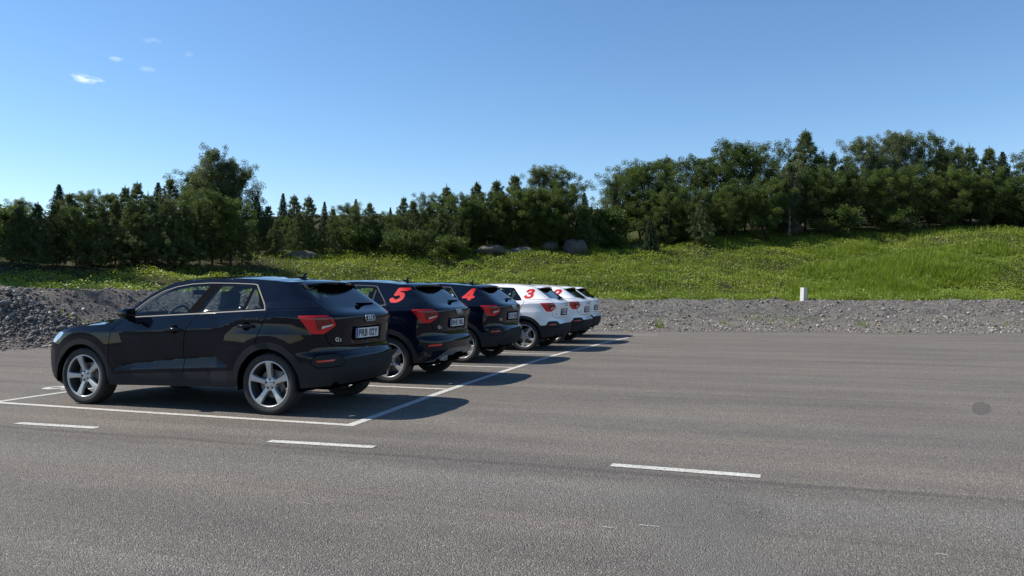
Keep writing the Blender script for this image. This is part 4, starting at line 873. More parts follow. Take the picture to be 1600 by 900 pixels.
# the larger stones one can pick out on the bank
SM = []
for i in range(6):
    V, F_ = ico(100 + i, .34, 1); V = V * np.array([1, .75, .55]); me = np_mesh('stone', V, F_); c = .16 + .05 * (i % 3); at_ = me.attributes.new('shade', 'FLOAT_COLOR', 'POINT'); at_.data.foreach_set('color', np.tile(np.array([c, c * .97, c * .95, 1], np.float32), len(V))); SM.append(me)
rs = random.Random(4)
for i in range(90):
    a_ = rs.uniform(-.74, .74); d0 = float(edge_d(a_)); qs = float(terrain(np.array([a_ * d0]), np.array([d0]))[2][0]); d = d0 + .2 + rs.random() * (qs - .6); s = min(.13, rs.lognormvariate(-2.85, .35))
    r_ = a_ * d; P = w3(np.array([r_]), np.array([d]), np.array([hz(r_, d)]))[0]
    o = mesh_obj('stone', SM[i % 6], M_STONE, BANK); o.location = (P[0], P[1], P[2] + s * .15); o.scale = (s, s, s); o.rotation_euler = (rs.uniform(-.4, .4), rs.uniform(-.4, .4), rs.uniform(0, 6))
for px, py, s in ((97, 502, .34), (96, 516, .42), (6, 476, .42), (48, 503, .30), (30, 459, .18), (56, 461, .16), (1190, 473, .22), (1226, 477, .22), (1075, 493, .2), (932, 471, .2), (104, 491, .2), (1015 + 140, 512, .26), (1127, 512, .22), (1478, 497, .3)):
    best = None
    for d in np.arange(17.5, 34, .1):
        r_ = (px - 800) / F_PX * d; z = hz(r_, d); y = HORIZON + (CAM_H - z) * F_PX / d
        if best is None or abs(y - py) < best[0]: best = (abs(y - py), r_, d, z)
    _, r_, d, z = best; P = w3(np.array([r_]), np.array([d]), np.array([z]))[0]
    o = mesh_obj('stone', SM[int(px) % 6], M_STONE, BANK); o.location = (P[0], P[1], P[2] + s * .12); o.scale = (s * .55, s * .36, s * .34); o.rotation_euler = (rs.uniform(-.3, .3), rs.uniform(-.3, .3), rs.uniform(0, 6))
# boulders along the foot of the trees
def slope_d(px, py, lo=36., hi=62.):
    ds = np.arange(lo, hi, .25); z = terrain((px - 800) / F_PX * ds, ds)[0]; y = HORIZON - (z - CAM_H) * F_PX / ds; k = np.where(y <= py)[0]
    return float(ds[k[0]]) if len(k) else float(ds[int(np.argmin(y))])
def boulder(px, py, w, h, d, label, seed, flat=1.0):
    d = slope_d(px, py + h * .8)
    V, F_ = ico(seed, .07, 3); nz = fbm(V[:, 0] * 1.6 + seed, V[:, 1] * 1.6 + V[:, 2] * 1.3, seed); V = V * (.55 + .9 * nz)[:, None]; V = V + (fbm(V[:, 0] * 5 + seed, V[:, 1] * 5 + V[:, 2] * 4, seed + 3, 2)[:, None] - .5) * .22 * V
    W = w / F_PX * d / 2; Hh = h / F_PX * d
    V = V * np.array([W, W * .8, Hh * .75]); me = np_mesh('boulder', V, F_, False); r_ = (px - 800) / F_PX * d; P = at(px, d); o = mesh_obj('boulder', me, M_ROCK)
    o.location = (P.x, P.y, hz(r_, d) + Hh * (.25 if px > 600 else .02)); o.rotation_euler = (0, 0, TH + random.Random(seed).uniform(-.3, .3)); tag(o, label, 'boulder', 'boulders at the edge of the trees')
    return o
for i, (px, py, w, h, d, lab) in enumerate([
    (765, 386, 46, 12, 50.5, 'pale rounded boulder left of the boulder group below the trees'), (792, 392, 26, 7, 50, 'small low boulder right beside the pale rounded boulder'),
    (820, 377, 38, 14, 52.5, 'tall grey boulder at the back of the boulder group'), (812, 389, 38, 10, 50, 'low brownish boulder in front of the tall grey boulder'),
    (857, 379, 30, 13, 51.5, 'rounded boulder in the middle of the group with a light upper rim'), (899, 379, 40, 21, 51, 'large angular boulder rightmost of the group above the white cars'),
    (430, 391, 66, 9, 47.5, 'long flat rock slab in shade behind the black car roof'), (474, 393, 46, 11, 47, 'blocky shaded rock right of the long flat slab'),
    (1236, 352, 40, 14, 57, 'squared rock block in shade under the right hand trees'), (1302, 355, 26, 9, 57, 'small shaded rock right of the squared rock block'),
    (992, 384, 22, 8, 54, 'small pale rock by the bushes where the right hand wood begins')]): boulder(px, py, w, h, d, lab, 40 + i)
V, F_ = ico(77, .22, 2); o = mesh_obj('rock', np_mesh('rock', V * np.array([.13, .12, .12]), F_), simple('dark_rock', (.022, .020, .019), .9)); P = ground_pt(954.5, 511.5, .04); o.location = (P.x, P.y, .07); tag(o, 'single dark rock at the asphalt edge behind the last white car', 'rock')
# concrete marker post on top of the bank
d = 33.6; P = at(1255, d); z0 = hz((1255 - 800) / F_PX * d, d); bm = bmesh.new(); rbox(bm, (0, 0, .27), (.20, .20, .66), .012); me = bm_mesh('marker_post', bm); t = NT('old_concrete'); p = t.coord('Object'); n = t.noise(p, 9, 5)
t.bsdf(t.mix(n, (.42, .41, .40), (.66, .65, .63)), .85); o = mesh_obj('marker_post', me, t.m); o.location = (P.x, P.y, z0); o.rotation_euler = (R(1), R(2), TH + R(28)); tag(o, 'short pale concrete marker post standing on the gravel bank', 'post')
# ================================================================== vegetation
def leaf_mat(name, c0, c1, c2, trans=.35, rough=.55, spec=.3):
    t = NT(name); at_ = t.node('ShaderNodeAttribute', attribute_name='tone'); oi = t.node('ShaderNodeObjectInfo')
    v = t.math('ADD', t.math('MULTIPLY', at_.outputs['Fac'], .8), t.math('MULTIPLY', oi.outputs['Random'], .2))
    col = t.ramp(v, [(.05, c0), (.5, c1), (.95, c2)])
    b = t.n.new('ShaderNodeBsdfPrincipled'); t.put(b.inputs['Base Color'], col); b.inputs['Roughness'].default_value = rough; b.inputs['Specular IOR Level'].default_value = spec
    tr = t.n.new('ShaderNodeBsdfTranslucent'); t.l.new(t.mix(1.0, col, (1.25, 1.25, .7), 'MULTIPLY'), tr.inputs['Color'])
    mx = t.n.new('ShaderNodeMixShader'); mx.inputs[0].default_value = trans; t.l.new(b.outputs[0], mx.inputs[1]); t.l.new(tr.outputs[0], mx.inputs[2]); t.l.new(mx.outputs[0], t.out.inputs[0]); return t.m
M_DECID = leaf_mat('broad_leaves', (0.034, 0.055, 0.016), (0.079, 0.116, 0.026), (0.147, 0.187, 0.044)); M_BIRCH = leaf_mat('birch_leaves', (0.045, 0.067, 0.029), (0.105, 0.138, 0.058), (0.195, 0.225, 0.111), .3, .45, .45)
M_PINE = leaf_mat('pine_needles', (0.045, 0.064, 0.026), (0.099, 0.130, 0.045), (0.180, 0.199, 0.069), .2); M_SPRUCE = leaf_mat('spruce_needles', (0.019, 0.036, 0.019), (0.043, 0.069, 0.031), (0.082, 0.112, 0.043), .12)
M_COVER = leaf_mat('ground_cover_leaves', (0.084, 0.123, 0.018), (0.175, 0.237, 0.030), (0.317, 0.346, 0.060), .35, .5, .35); M_GRASS = leaf_mat('tall_grass', (0.095, 0.140, 0.017), (0.169, 0.245, 0.024), (0.270, 0.308, 0.048), .4)
t = NT('bark'); p = t.coord('Object'); n = t.noise(t.mapping(p, (6, 6, 1.2)), 3.0, 5, .7); t.bsdf(t.mix(n, (.022, .018, .015), (.085, .068, .052)), .9, Specular_IOR_Level=.15); M_BARK = t.m
t = NT('birch_bark'); p = t.coord('Object'); n = t.noise(t.mapping(p, (3, 3, 9)), 2.0, 4, .7); t.bsdf(t.ramp(n, [(.40, (.03, .027, .024)), (.52, (.34, .33, .30))]), .8); M_BIRCHBARK = t.m

def quads(P, A, B, tone, name):
    """leaf quads: centre P, half axes A (length) and B (width); rhombus outline"""
    n = len(P); V = np.stack([P - A, P + B, P + A, P - B], 1).reshape(-1, 3); F_ = np.arange(4 * n).reshape(n, 4); me = np_mesh(name, V, F_)
    at_ = me.attributes.new('tone', 'FLOAT', 'FACE'); at_.data.foreach_set('value', np.asarray(tone, np.float32)); return me
def rdir(n, g):
    v = g.normal(size=(n, 3)); return v / np.linalg.norm(v, axis=1)[:, None]
def ortho(A, g):
    b = np.cross(A, rdir(len(A), g)); return b / np.maximum(np.linalg.norm(b, axis=1)[:, None], 1e-6)
def limb_mesh(name, limbs, n=6):
    bm = bmesh.new()
    for pts, rad in limbs: tube(bm, pts, rad, n, True)
    return bm_mesh(name, bm, True)
def broad_tree(seed, H=10., W=6., stems=2, low=.10, nclump=120, nleaf=95, leaf=.15, upright=.95):
    g = np.random.default_rng(seed); limbs = []; clumps = []
    for s in range(stems):
        lean = g.normal(0, .05, 2) * (1 if stems > 1 else .4) + (np.array([math.cos(s * 2.6), math.sin(s * 2.6)]) * .07 if stems > 1 else 0)
        top = H * g.uniform(.80, .97); pts = [Vector((lean[0] * z + .12 * math.sin(z * .7 + s), lean[1] * z + .12 * math.cos(z * .6 + s), z)) for z in np.linspace(-.3, top, 9)]
        limbs.append((pts, [max(.012, .017 * H * (1 - .93 * i / 8) / (1 + .25 * stems)) for i in range(9)])); clumps.append((np.array(pts[-1]), .45))
        nl = max(8, int(nclump / stems / 4))
        for k in range(nl):
            f = low + (1 - low) * ((k + g.uniform(0, .9)) / nl) ** .9 * .97; z = f * top; base = Vector((lean[0] * z, lean[1] * z, z))
            prof = (math.sin(math.pi * min(1, (f - low * .6) / (1 - low * .6)) ** .75) ** .65) * .5 * W * g.uniform(.65, 1.12); az = k * 2.4 + g.uniform(-.5, .5); up = upright * g.uniform(.5, 1.4)
            tip = base + Vector((math.cos(az), math.sin(az), up)) * max(.5, prof); mid = base.lerp(tip, .5) + Vector((0, 0, -.08 * prof))
            limbs.append(([base, mid, tip], [.02 + .006 * prof * (1 - f) * 2, .018, .008]))
            m = 4
            for j in range(m):
                tt = .35 + .65 * (j + g.uniform(0, 1)) / m; c = np.array(base.lerp(tip, tt)) + g.normal(0, .16, 3) * (.6 + prof * .35); clumps.append((c, g.uniform(.42, .78) * (.55 + .12 * prof)))
    P = []; T = []
    for c, r in clumps:
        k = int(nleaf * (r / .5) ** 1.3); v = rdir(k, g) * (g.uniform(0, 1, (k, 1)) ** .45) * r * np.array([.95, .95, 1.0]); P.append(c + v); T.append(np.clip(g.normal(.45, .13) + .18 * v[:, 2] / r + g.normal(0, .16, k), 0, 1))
    P = np.concatenate(P); T = np.concatenate(T); n = len(P); A = rdir(n, g); A[:, 2] = A[:, 2] * .6 - .25; A /= np.linalg.norm(A, axis=1)[:, None]; B = ortho(A, g); s = leaf * g.uniform(.6, 1.25, (n, 1))
    return limb_mesh('trunk', limbs), quads(P, A * s * .55, B * s * .36, T, 'crown'), H
def pine_tree(seed, H=7., W=3.4, low=.16, dense=1.0):
    g = np.random.default_rng(seed); bend = g.normal(0, .012, 2); limbs = [([Vector((bend[0] * z * z / H, bend[1] * z * z / H, z)) for z in np.linspace(-.3, H, 9)], [.013 * H * (1 - .95 * i / 8) + .006 for i in range(9)])]
    P = []; A = []; S = []; T = []; z = low * H
    while z < H * .985:
        f = z / H; L = .5 * W * ((1 - f) ** .95) * (.55 + .45 * min(1, (f - low) / .22 + .25)) + .10; k = int(g.integers(4, 7)); a0 = g.uniform(0, 6)
        for i in range(k):
            l = L * g.uniform(.6, 1.15); az = a0 + i * 6.28 / k + g.uniform(-.35, .35); rise = .20 + .45 * f + g.uniform(-.15, .15); b = np.array([bend[0] * z * z / H, bend[1] * z * z / H, z]); d = np.array([math.cos(az), math.sin(az), 0])
            pts = [b + d * l * t_ + np.array([0, 0, l * rise * (t_ ** 1.6) * .75]) for t_ in (0, .35, .7, 1)]
            limbs.append(([Vector(p) for p in pts], [.014 + .01 * l, .013, .010, .005]))
            nt = max(3, int(7 * dense * (l / (.5 * W)) + 2.5))
            for j in range(nt):
                tt = .28 + .72 * (j + g.uniform(.1, 1)) / nt; c = b + d * l * tt + np.array([0, 0, l * rise * tt ** 1.6 * .75]) + g.normal(0, .07 + .05 * l, 3); m = int(34 * dense); dirs = rdir(m, g) * .8 + d * .35 + np.array([0, 0, .55]); dirs /= np.linalg.norm(dirs, axis=1)[:, None]
                ln = g.uniform(.09, .17, (m, 1)); P.append(c + g.normal(0, .075, (m, 3)) + dirs * ln * .6); A.append(dirs * ln); S.append(np.full((m, 1), .022)); T.append(np.clip(g.normal(.45, .14) + g.normal(0, .15, m), 0, 1))
        z += g.uniform(.30, .46) * (H / 7) ** .5
    m = 40; dirs = rdir(m, g) * .5 + np.array([0, 0, .8]); P.append(np.array([bend[0] * H, bend[1] * H, H]) + g.normal(0, .03, (m, 3)) * np.array([1, 1, 5]) + np.array([0, 0, .02])); A.append(dirs * .14); S.append(np.full((m, 1), .018)); T.append(np.full(m, .5))
    P = np.concatenate(P); A = np.concatenate(A); S = np.concatenate(S); T = np.concatenate(T); B = ortho(A, g) * S
    return limb_mesh('trunk', limbs, 5), quads(P, A, B, T, 'crown'), H
def spruce_tree(seed, H=8., W=3.2, low=.04):
    g = np.random.default_rng(seed); limbs = [([Vector((0, 0, z)) for z in np.linspace(-.3, H, 6)], [.013 * H * (1 - .97 * i / 5) + .004 for i in range(6)])]
    P = []; A = []; S = []; T = []; z = low * H
    while z < H * .99:
        f = z / H; L = .5 * W * (1 - f) ** .92 + .06; k = int(7 + 4 * (1 - f)); a0 = g.uniform(0, 6)
        for i in range(k):
            l = L * g.uniform(.72, 1.12); az = a0 + i * 6.28 / k + g.uniform(-.25, .25); droop = -.30 + .55 * f; d = np.array([math.cos(az), math.sin(az), 0]); sd = np.array([-d[1], d[0], 0]); b = np.array([0, 0, z])
            if i % 2 == 0: limbs.append(([Vector(b), Vector(b + d * l * .6 + np.array([0, 0, droop * l * .6])), Vector(b + d * l + np.array([0, 0, droop * l * .8]))], [.012, .009, .004]))
            nt = int(9 + 22 * l); t_ = g.uniform(.05, 1, nt); c = b + d * (l * t_)[:, None] + np.array([0, 0, 1]) * (droop * l * t_ * (1 - .2 * t_))[:, None] + g.normal(0, .035, (nt, 3))
            sg = np.where(g.uniform(size=nt) < .5, -1, 1); dirs = d * .75 + sd * (sg * g.uniform(.3, 1.1, nt))[:, None] + np.array([0, 0, 1]) * g.normal(-.15, .25, nt)[:, None]; dirs /= np.linalg.norm(dirs, axis=1)[:, None]
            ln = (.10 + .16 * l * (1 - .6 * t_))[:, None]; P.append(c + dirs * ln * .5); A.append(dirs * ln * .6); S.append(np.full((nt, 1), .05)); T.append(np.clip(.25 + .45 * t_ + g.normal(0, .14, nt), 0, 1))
        z += (.13 + .12 * (1 - f)) * (H / 8) ** .5
    P = np.concatenate(P); A = np.concatenate(A); S = np.concatenate(S); T = np.concatenate(T); B = ortho(A, g) * S
    return limb_mesh('trunk', limbs, 5), quads(P, A, B, T, 'crown'), H
PROTO = {'broad': [broad_tree(11, 10, 7.0, 2, .08, 170, 165, .115), broad_tree(12, 10, 6.4, 3, .05, 170, 165, .115), broad_tree(13, 10, 7.4, 1, .10, 180, 165, .115), broad_tree(14, 10, 6.0, 2, .06, 160, 165, .115)],
         'birch': [broad_tree(21, 11, 5.4, 3, .08, 230, 210, .10, 1.5), broad_tree(22, 11, 4.8, 2, .10, 190, 200, .10, 1.4)],
         'pine': [pine_tree(31, 7, 6.4, .10, 1.2), pine_tree(32, 7, 5.6, .08, 1.2), pine_tree(33, 7, 6.8, .14, 1.2), pine_tree(34, 7, 5.2, .06, 1.15)],
         'spruce': [spruce_tree(41, 8, 5.4), spruce_tree(42, 8, 4.6), spruce_tree(43, 8, 6.0)],
         'shrub': [broad_tree(51, 3, 3.6, 4, .02, 60, 75, .13, .7), broad_tree(52, 3, 3.0, 3, .02, 50, 75, .12, .9), broad_tree(53, 3, 4.2, 5, .02, 64, 70, .13, .5)]}
LEAFM = {'broad': M_DECID, 'birch': M_BIRCH, 'pine': M_PINE, 'spruce': M_SPRUCE, 'shrub': M_DECID}
NAME = {'broad': 'broadleaf_tree', 'birch': 'birch_tree', 'pine': 'pine_tree', 'spruce': 'spruce_tree', 'shrub': 'shrub'}
WORD = {'broad': 'broadleaf tree', 'birch': 'grey-green birch', 'pine': 'pine', 'spruce': 'dark spruce', 'shrub': 'leafy shrub'}
_ONE = ['', 'first', 'second', 'third', 'fourth', 'fifth', 'sixth', 'seventh', 'eighth', 'ninth', 'tenth', 'eleventh', 'twelfth', 'thirteenth', 'fourteenth', 'fifteenth', 'sixteenth', 'seventeenth', 'eighteenth', 'nineteenth']
_TEN = ['', '', 'twenty', 'thirty', 'forty', 'fifty', 'sixty', 'seventy', 'eighty', 'ninety']; _TENTH = ['', '', 'twentieth', 'thirtieth', 'fortieth', 'fiftieth', 'sixtieth', 'seventieth', 'eightieth', 'ninetieth']
def ordinal(n):
    if n == 100: return 'hundredth'
    if n > 100: return 'hundred and ' + ordinal(n - 100)
    return _ONE[n] if n < 20 else _TENTH[n // 10] if n % 10 == 0 else _TEN[n // 10] + '-' + _ONE[n % 10]
# place in the picture, crown top in the picture, kind, distance, breadth
T_ = [(-46, 318, 'broad', 52, 1), (4, 328, 'shrub', 46, 1.1), (38, 300, 'birch', 56, .9), (18, 322, 'broad', 54, 1), (60, 318, 'pine', 44, 1), (92, 287, 'spruce', 58, 1), (108, 304, 'pine', 50, 1.1), (134, 303, 'broad', 56, .8), (140, 318, 'pine', 46, 1.05), (163, 303, 'broad', 56, .9), (180, 312, 'pine', 47, 1.1),
      (195, 293, 'pine', 51, 1), (213, 286, 'pine', 53, 1.05), (232, 304, 'pine', 46, 1.2), (247, 284, 'spruce', 57, .9), (266, 281, 'pine', 56, 1), (255, 310, 'birch', 52, .7), (285, 318, 'pine', 46, 1.2), (300, 300, 'broad', 50, .8), (331, 205, 'birch', 55, .7), (306, 244, 'birch', 57, .6), (352, 228, 'birch', 56, .6), (372, 262, 'broad', 57, .7), (340, 262, 'broad', 58, .8), (318, 268, 'broad', 56, .8), (312, 322, 'pine', 46, 1.1), (378, 340, 'pine', 44.5, 1.1), (401, 306, 'spruce', 58, 1),
      (418, 322, 'pine', 56, 1.2), (432, 344, 'pine', 47.5, 1), (442, 301, 'spruce', 58, .75), (461, 306, 'pine', 56, 1), (484, 308, 'pine', 51, 1), (466, 332, 'pine', 50, 1.1), (507, 314, 'spruce', 57, .8), (521, 326, 'pine', 55, .9), (546, 321, 'broad', 52, .75), (556, 310, 'spruce', 58, .8), (578, 318, 'pine', 53, .9), (596, 332, 'broad', 56, .7), (610, 323, 'spruce', 62, .7), (630, 309, 'pine', 58, 1), (646, 315, 'pine', 53, .95), (622, 336, 'broad', 53, .7),
      (664, 318, 'broad', 56, .7), (677, 304, 'broad', 56, .8), (698, 291, 'pine', 57, 1), (718, 301, 'broad', 54, .8), (746, 286, 'pine', 57, 1), (735, 312, 'broad', 53, .8), (776, 284, 'pine', 57, 1), (766, 302, 'broad', 54, .8), (805, 276, 'pine', 57, .95), (822, 292, 'broad', 55, .8), (850, 262, 'birch', 57, .95), (876, 265, 'broad', 57, .85), (838, 300, 'broad', 53, .9), (892, 292, 'broad', 55, .75), (913, 300, 'spruce', 59, .9), (924, 322, 'spruce', 60, 1.1),
      (946, 318, 'birch', 59, .6), (962, 295, 'birch', 60, .75), (978, 275, 'broad', 60, .8), (1000, 262, 'broad', 61, .8), (1020, 250, 'broad', 61, .85), (1044, 246, 'pine', 63, 1), (1016, 338, 'spruce', 54, 1.1), (1080, 243, 'broad', 61, .85), (1095, 312, 'pine', 55.5, .9), (1110, 250, 'broad', 63, .85), (1141, 224, 'broad', 62, .9), (1165, 228, 'broad', 63, .8), (1200, 229, 'broad', 64, .8), (1258, 208, 'pine', 63, .95), (1232, 238, 'birch', 61, .7), (1296, 240, 'broad', 63, .8), (1280, 262, 'broad', 61, .8),
      (1343, 219, 'birch', 65, .8), (1366, 222, 'birch', 65, .7), (1400, 210, 'birch', 66, .75), (1418, 212, 'birch', 65, .6), (1452, 211, 'broad', 66, .8), (1473, 220, 'birch', 66, .6), (1498, 228, 'pine', 67, .9), (1516, 229, 'pine', 66, .9), (1547, 233, 'pine', 66, .95), (1567, 236, 'spruce', 67, .9), (1600, 244, 'broad', 66, .8), (1640, 240, 'broad', 66, .9), (1690, 246, 'broad', 66, .9), (1740, 250, 'pine', 66, 1), (-95, 310, 'broad', 54, 1), (-140, 318, 'pine', 52, 1.1),
      (1380, 262, 'broad', 62, .9), (1430, 258, 'broad', 62, .85), (1490, 262, 'broad', 63, .8), (1540, 268, 'broad', 63, .85), (1590, 274, 'broad', 63, .8), (1330, 268, 'broad', 62, .8), (1200, 276, 'broad', 60, .8), (1150, 282, 'broad', 59.5, .8), (1060, 290, 'broad', 59, .8), (1010, 300, 'broad', 58.5, .8)]
for i, px in enumerate(range(-10, 940, 31)): T_.append((px + (i * 17) % 23, 352 + (i * 29) % 26, 'shrub', 48.5 + (i * 7) % 5 + (2 if px > 500 else 0), 1.0 + .1 * (i % 4)))
for i, px in enumerate(range(950, 1660, 88)): T_.append((px + (i * 13) % 19, 326 + (i * 23) % 20 - (px - 960) * .03, 'shrub', 57.5 + (i * 5) % 4 + (px - 960) * .006, 1.15 + .1 * (i % 3)))
# second rows that close the wood behind the front trees
SKY_ = sorted([(q[0], q[1]) for q in T_ if q[2] != 'shrub']); skx = np.array([q[0] for q in SKY_]); sky_ = np.array([q[1] for q in SKY_])
for i, px in enumerate(range(-30, 1650, 30)):
    w_ = np.abs(skx - px) < 34; y0 = float(np.max(sky_[w_])) if w_.any() else 310.
    T_.append((px + (i * 11) % 17, y0 + 14 + (i * 19) % 17, ('spruce', 'pine', 'broad', 'spruce')[i % 4] if px < 940 else ('birch', 'broad', 'pine')[i % 3], (56.5 if px < 940 else 67) + (i * 7) % 4, 1.1))
for i, px in enumerate(range(-20, 930, 33)):
    T_.append((px + (i * 17) % 23, 338 + (i * 31) % 24, ('pine', 'broad', 'pine', 'pine', 'spruce')[i % 5] if px < 420 else ('broad', 'pine', 'broad')[i % 3], (45.5 if px < 420 else 50.5) + (i * 7) % 4, 1.0))
for px, py, k, d in ((30, 322, 'pine', 43.5), (88, 318, 'pine', 43), (118, 325, 'broad', 43.5), (160, 322, 'pine', 43), (205, 312, 'pine', 44), (262, 312, 'pine', 44), (330, 300, 'broad', 45.5), (362, 310, 'broad', 46), (690, 325, 'pine', 53), (735, 318, 'broad', 53), (790, 308, 'broad', 53), (828, 305, 'broad', 53), (868, 300, 'broad', 53.5), (1040, 300, 'broad', 57), (1090, 296, 'broad', 57.5), (1135, 292, 'broad', 58), (1190, 290, 'broad', 58.5)): T_.append((px, py, k, d, 1.05))
for i, px in enumerate(range(950, 1660, 22)):
    w_ = np.abs(skx - px) < 26; y0 = float(np.max(sky_[w_])) if w_.any() else 250.
    T_.append((px + (i * 11) % 17, y0 + 4 + (i * 19) % 15, ('broad', 'pine', 'birch', 'spruce')[i % 4], 70 + (i * 7) % 4, 1.1))
# trees beyond the left edge that shade the foot of the slope
OFF_ = [(-27.5, 38.5, 10, 'broad'), (-29.5, 40.5, 10, 'broad'), (-24.1, 26.2, 9.5, 'broad'), (-24.9, 28.4, 10, 'broad'), (-26.1, 30.6, 10, 'broad'), (-27.1, 33.0, 9.5, 'broad'), (-28.9, 35.6, 10, 'birch'), (-26.5, 29.0, 9, 'broad'), (-26.2, 32.2, 8.5, 'birch'), (-28.6, 35.5, 9.5, 'broad'), (-29, 31, 9, 'broad'), (-30.5, 36, 9.5, 'pine'), (-31.5, 33.8, 10, 'broad'), (-24.6, 26.0, 7, 'pine')]
for r_, d, h, k in [(q[0] - 3.6, q[1], q[2] * 1.3, q[3]) for q in OFF_]: T_.append((800 + r_ / d * F_PX, HORIZON - (hz(r_, d) + h - CAM_H) / d * F_PX, k, d, 1.0))
for i in range(9): T_.append((-70 - i * 62, 296 + (i * 13) % 22, ('broad', 'pine', 'spruce')[i % 3], 50 + (i * 5) % 7, 1.1))
T_.sort(key=lambda q: q[0]); cnt = {}; rt = random.Random(9)
for px, py, kind, d, wf in T_:
    d = d * .885 if d > 36.6 or px > 0 else d
    if kind != 'shrub' and -20 < px < 420 and d < 42: d = slope_d(px, 413 + (int(px) * 7) % 9, 27., 44.)
    if kind == 'shrub' and (725 < px < 925 or 395 < px < 505): d = max(d, 49.5)
    if kind != 'shrub' and 725 < px < 925: d = max(d, 48.6)
    if kind != 'shrub' and 395 < px < 505: d = max(d, 43.5)
    i = cnt[kind] = cnt.get(kind, 0) + 1; tm, cm, H0 = PROTO[kind][(i * 7 + int(px)) % len(PROTO[kind])]
    P = at(px, d); z0 = hz((px - 800) / F_PX * d, d); top = CAM_H + (HORIZON - py) / F_PX * d; h = max(.9, (top - z0) * (1.04 if kind == 'broad' else 1.0))
    if kind == 'shrub': h = min(h, 4.2)
    root = empty(NAME[kind], (P.x, P.y, z0 - .02), rt.uniform(0, 6.28)); s = h / H0; w = s * wf if kind != 'shrub' else s * wf
    if kind in ('broad', 'birch'): w = max(s * .72, min(s * 1.15, .85 * wf))
    root.scale = (w, w, s)
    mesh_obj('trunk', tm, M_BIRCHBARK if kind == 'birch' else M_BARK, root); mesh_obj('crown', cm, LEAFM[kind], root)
    size = 'tall' if h > 8.5 else 'small' if h < 4.5 else 'mid-sized'
    tag(root, f"{size} {WORD[kind]}, {ordinal(i)} {WORD[kind].split()[-1]} from the left in the tree line" if kind != 'broad' else f"{size} broadleaf tree, {ordinal(i)} broadleaf from the left in the tree line", 'shrub' if kind == 'shrub' else 'tree', 'shrubs under the trees' if kind == 'shrub' else 'trees along the top of the slope')

# ---- leafy ground cover and grass on the slope
def scatter_cover(n, amin, amax, dens):
    a = rng.uniform(amin, amax, n); d = np.sqrt(rng.uniform(24.0 ** 2, 57.0 ** 2, n)); r_ = a * d; z, q, qs = terrain(r_, d); k = (q > qs - 1.1); pr = dens(r_, d, q, qs); k &= rng.uniform(size=n) < pr
    return r_[k], d[k], z[k]
def cov_dens(r_, d, q, qs):
    a = r_ / d; left = np.clip((-.12 - a) / .25, 0, 1); bare = np.clip((fbm(r_ * .22, d * .22, 55) - .42) * 7, 0, 1); upper = np.clip((q - 24) / 6, 0, 1)
    return np.clip(1 - left * (.5 + .5 * bare) * .95, .05, 1) * (1 - .75 * upper) * np.clip((q - qs + .5) / .8, .04, 1)
r_, d, z = scatter_cover(600000, -.80, .80, cov_dens); n = len(r_)
hgt = .05 + .50 * np.clip(fbm(r_ * .8, d * .8, 61) * 1.5 - .45, 0, 1) + .10 * vnoise(r_ * 3, d * 3, 5); P = w3(r_, d, z + hgt * rng.uniform(.35, 1.1, n)); N_ = rdir(n, rng) * .62 + np.array([-.15, 0, .75]); N_ /= np.linalg.norm(N_, axis=1)[:, None]; A = ortho(N_, rng); B = np.cross(N_, A); s = rng.uniform(.036, .078, (n, 1))
tone = np.clip(.42 + .9 * (fbm(r_ * .22, d * .30, 71) - .5) + .10 * rng.normal(size=n) + .5 * (fbm(r_ * .9, d * 1.1, 73) - .5), 0, 1)
o = mesh_obj('ground_cover', quads(P, A * s * .75, B * s * .5, tone, 'ground_cover'), M_COVER); tag(o, 'dense leafy green ground cover on the slope', kind='stuff')
def grass_blades(name, r_, d, hmin, hmax, lean=.35, wid=.018, tone0=.5, hmul=1.0):
    n = len(r_); z, q, qs = terrain(r_, d); P = w3(r_, d, z); az = rng.uniform(0, 6.28, n); h = rng.uniform(hmin, hmax, n) * hmul; L = np.stack([np.cos(az) * lean * h * rng.uniform(.2, 1, n), np.sin(az) * lean * h * rng.uniform(.2, 1, n), h], 1); side = np.stack([-np.sin(az), np.cos(az), 0 * az], 1) * (wid * rng.uniform(.6, 1.3, n))[:, None]
    mid = P + L * np.array([.4, .4, .55]); tip = P + L; V = np.stack([P - side, P + side, mid + side * .8, mid - side * .8, tip], 1).reshape(-1, 3); b = (np.arange(n) * 5)[:, None]
    F_ = np.concatenate([b + np.array([0, 1, 2]), b + np.array([0, 2, 3]), b + np.array([3, 2, 4])], 0); me = np_mesh(name, V, F_); t_ = np.clip(tone0 + rng.normal(0, .18, n), 0, 1); at_ = me.attributes.new('tone', 'FLOAT', 'FACE'); at_.data.foreach_set('value', np.tile(t_, 3).astype(np.float32)); return me
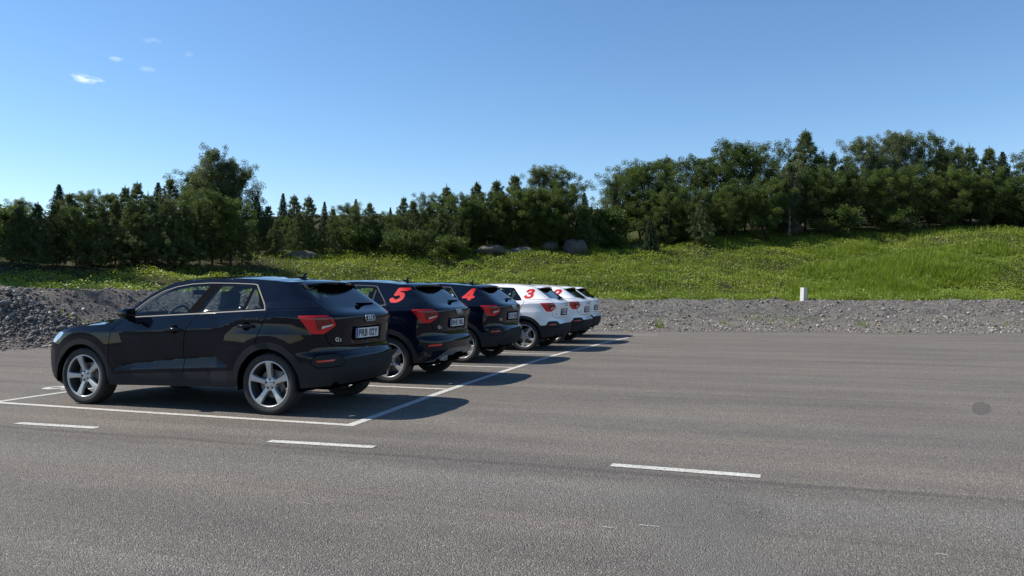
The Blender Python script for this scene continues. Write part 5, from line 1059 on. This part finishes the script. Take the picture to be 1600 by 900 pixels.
# the stand of tall grass on the right of the slope, in drifts of tussocks
nt = 6500; px = rng.uniform(1235, 1590, nt); td = rng.uniform(35.5, 49, nt); ta = (px - 800) / F_PX; tr = ta * td; m = fbm(tr * .20, td * .45, 91) + .20 * np.exp(-((px - 1400) / 140) ** 2 - ((td - 43) / 4.5) ** 2) - .12 * np.clip((38 - td) / 3, 0, 1); k = m > .54; tr, td, m = tr[k], td[k], m[k]
nb = 22; r_ = np.repeat(tr, nb) + rng.normal(0, .13, len(tr) * nb); d = np.repeat(td, nb) + rng.normal(0, .13, len(tr) * nb); hh = np.repeat(np.clip((m - .48) * 3.2, .45, 1.15) * rng.uniform(.6, 1.15, len(tr)), nb); tt = np.repeat(np.clip(.45 + rng.normal(0, .16, len(tr)), 0, 1), nb)
o = mesh_obj('tall_grass', grass_blades('tall_grass', r_, d, .35, .85, .75, .013, tt, hh), M_GRASS); tag(o, 'drifts of tall bright green grass on the right of the slope', kind='stuff')
n = 70000; a = rng.uniform(-.75, .78, n); d = np.sqrt(rng.uniform(27.0 ** 2, 54.0 ** 2, n)); r_ = a * d; z, q, qs = terrain(r_, d); k = (q > qs - .2) & (fbm(r_ * .35, d * .35, 95) > .46) & (a > -.22 + .1 * rng.normal(size=n))
o = mesh_obj('meadow_grass', grass_blades('meadow_grass', r_[k], d[k], .2, .55, .5, .011, .42), M_GRASS); tag(o, 'scattered meadow grass among the ground cover', kind='stuff')
# sparse weeds on the gravel
n = 9000; a = rng.uniform(-.72, .74, n); d0 = edge_d(a); d = d0 + rng.uniform(.1, 5.0, n); r_ = a * d; z, q, qs = terrain(r_, d); k = (fbm(r_ * .5, d * .8, 97) > .66) & (rng.uniform(size=n) < .6)
k |= (np.abs(r_ + 11.2) < .9) & (np.abs(d - 21.0) < .7)
o = mesh_obj('gravel_weeds', grass_blades('gravel_weeds', r_[k], d[k], .05, .22, .6, .010, .5), M_GRASS); tag(o, 'thin low weeds growing through the gravel', kind='stuff')
for px, py, h, lab in ((1030, 513, .40, 'upright grassy weed at the asphalt edge, left of the marker post'), (1348, 513, .38, 'upright grassy weed at the asphalt edge, right of the marker post'), (1131, 511, .18, 'low grassy weed at the asphalt edge beside small stones')):
    P = ground_pt(px, py, .04); dd = P.dot(FWD); rr = P.dot(RGT); m = 60
    me = grass_blades('weed_clump', rr + rng.normal(0, .09, m), dd + rng.normal(0, .09, m), h * .4, h * 1.1, .6, .006, .30); tag(mesh_obj('weed_clump', me, M_GRASS), lab, 'weed', 'weeds at the asphalt edge')
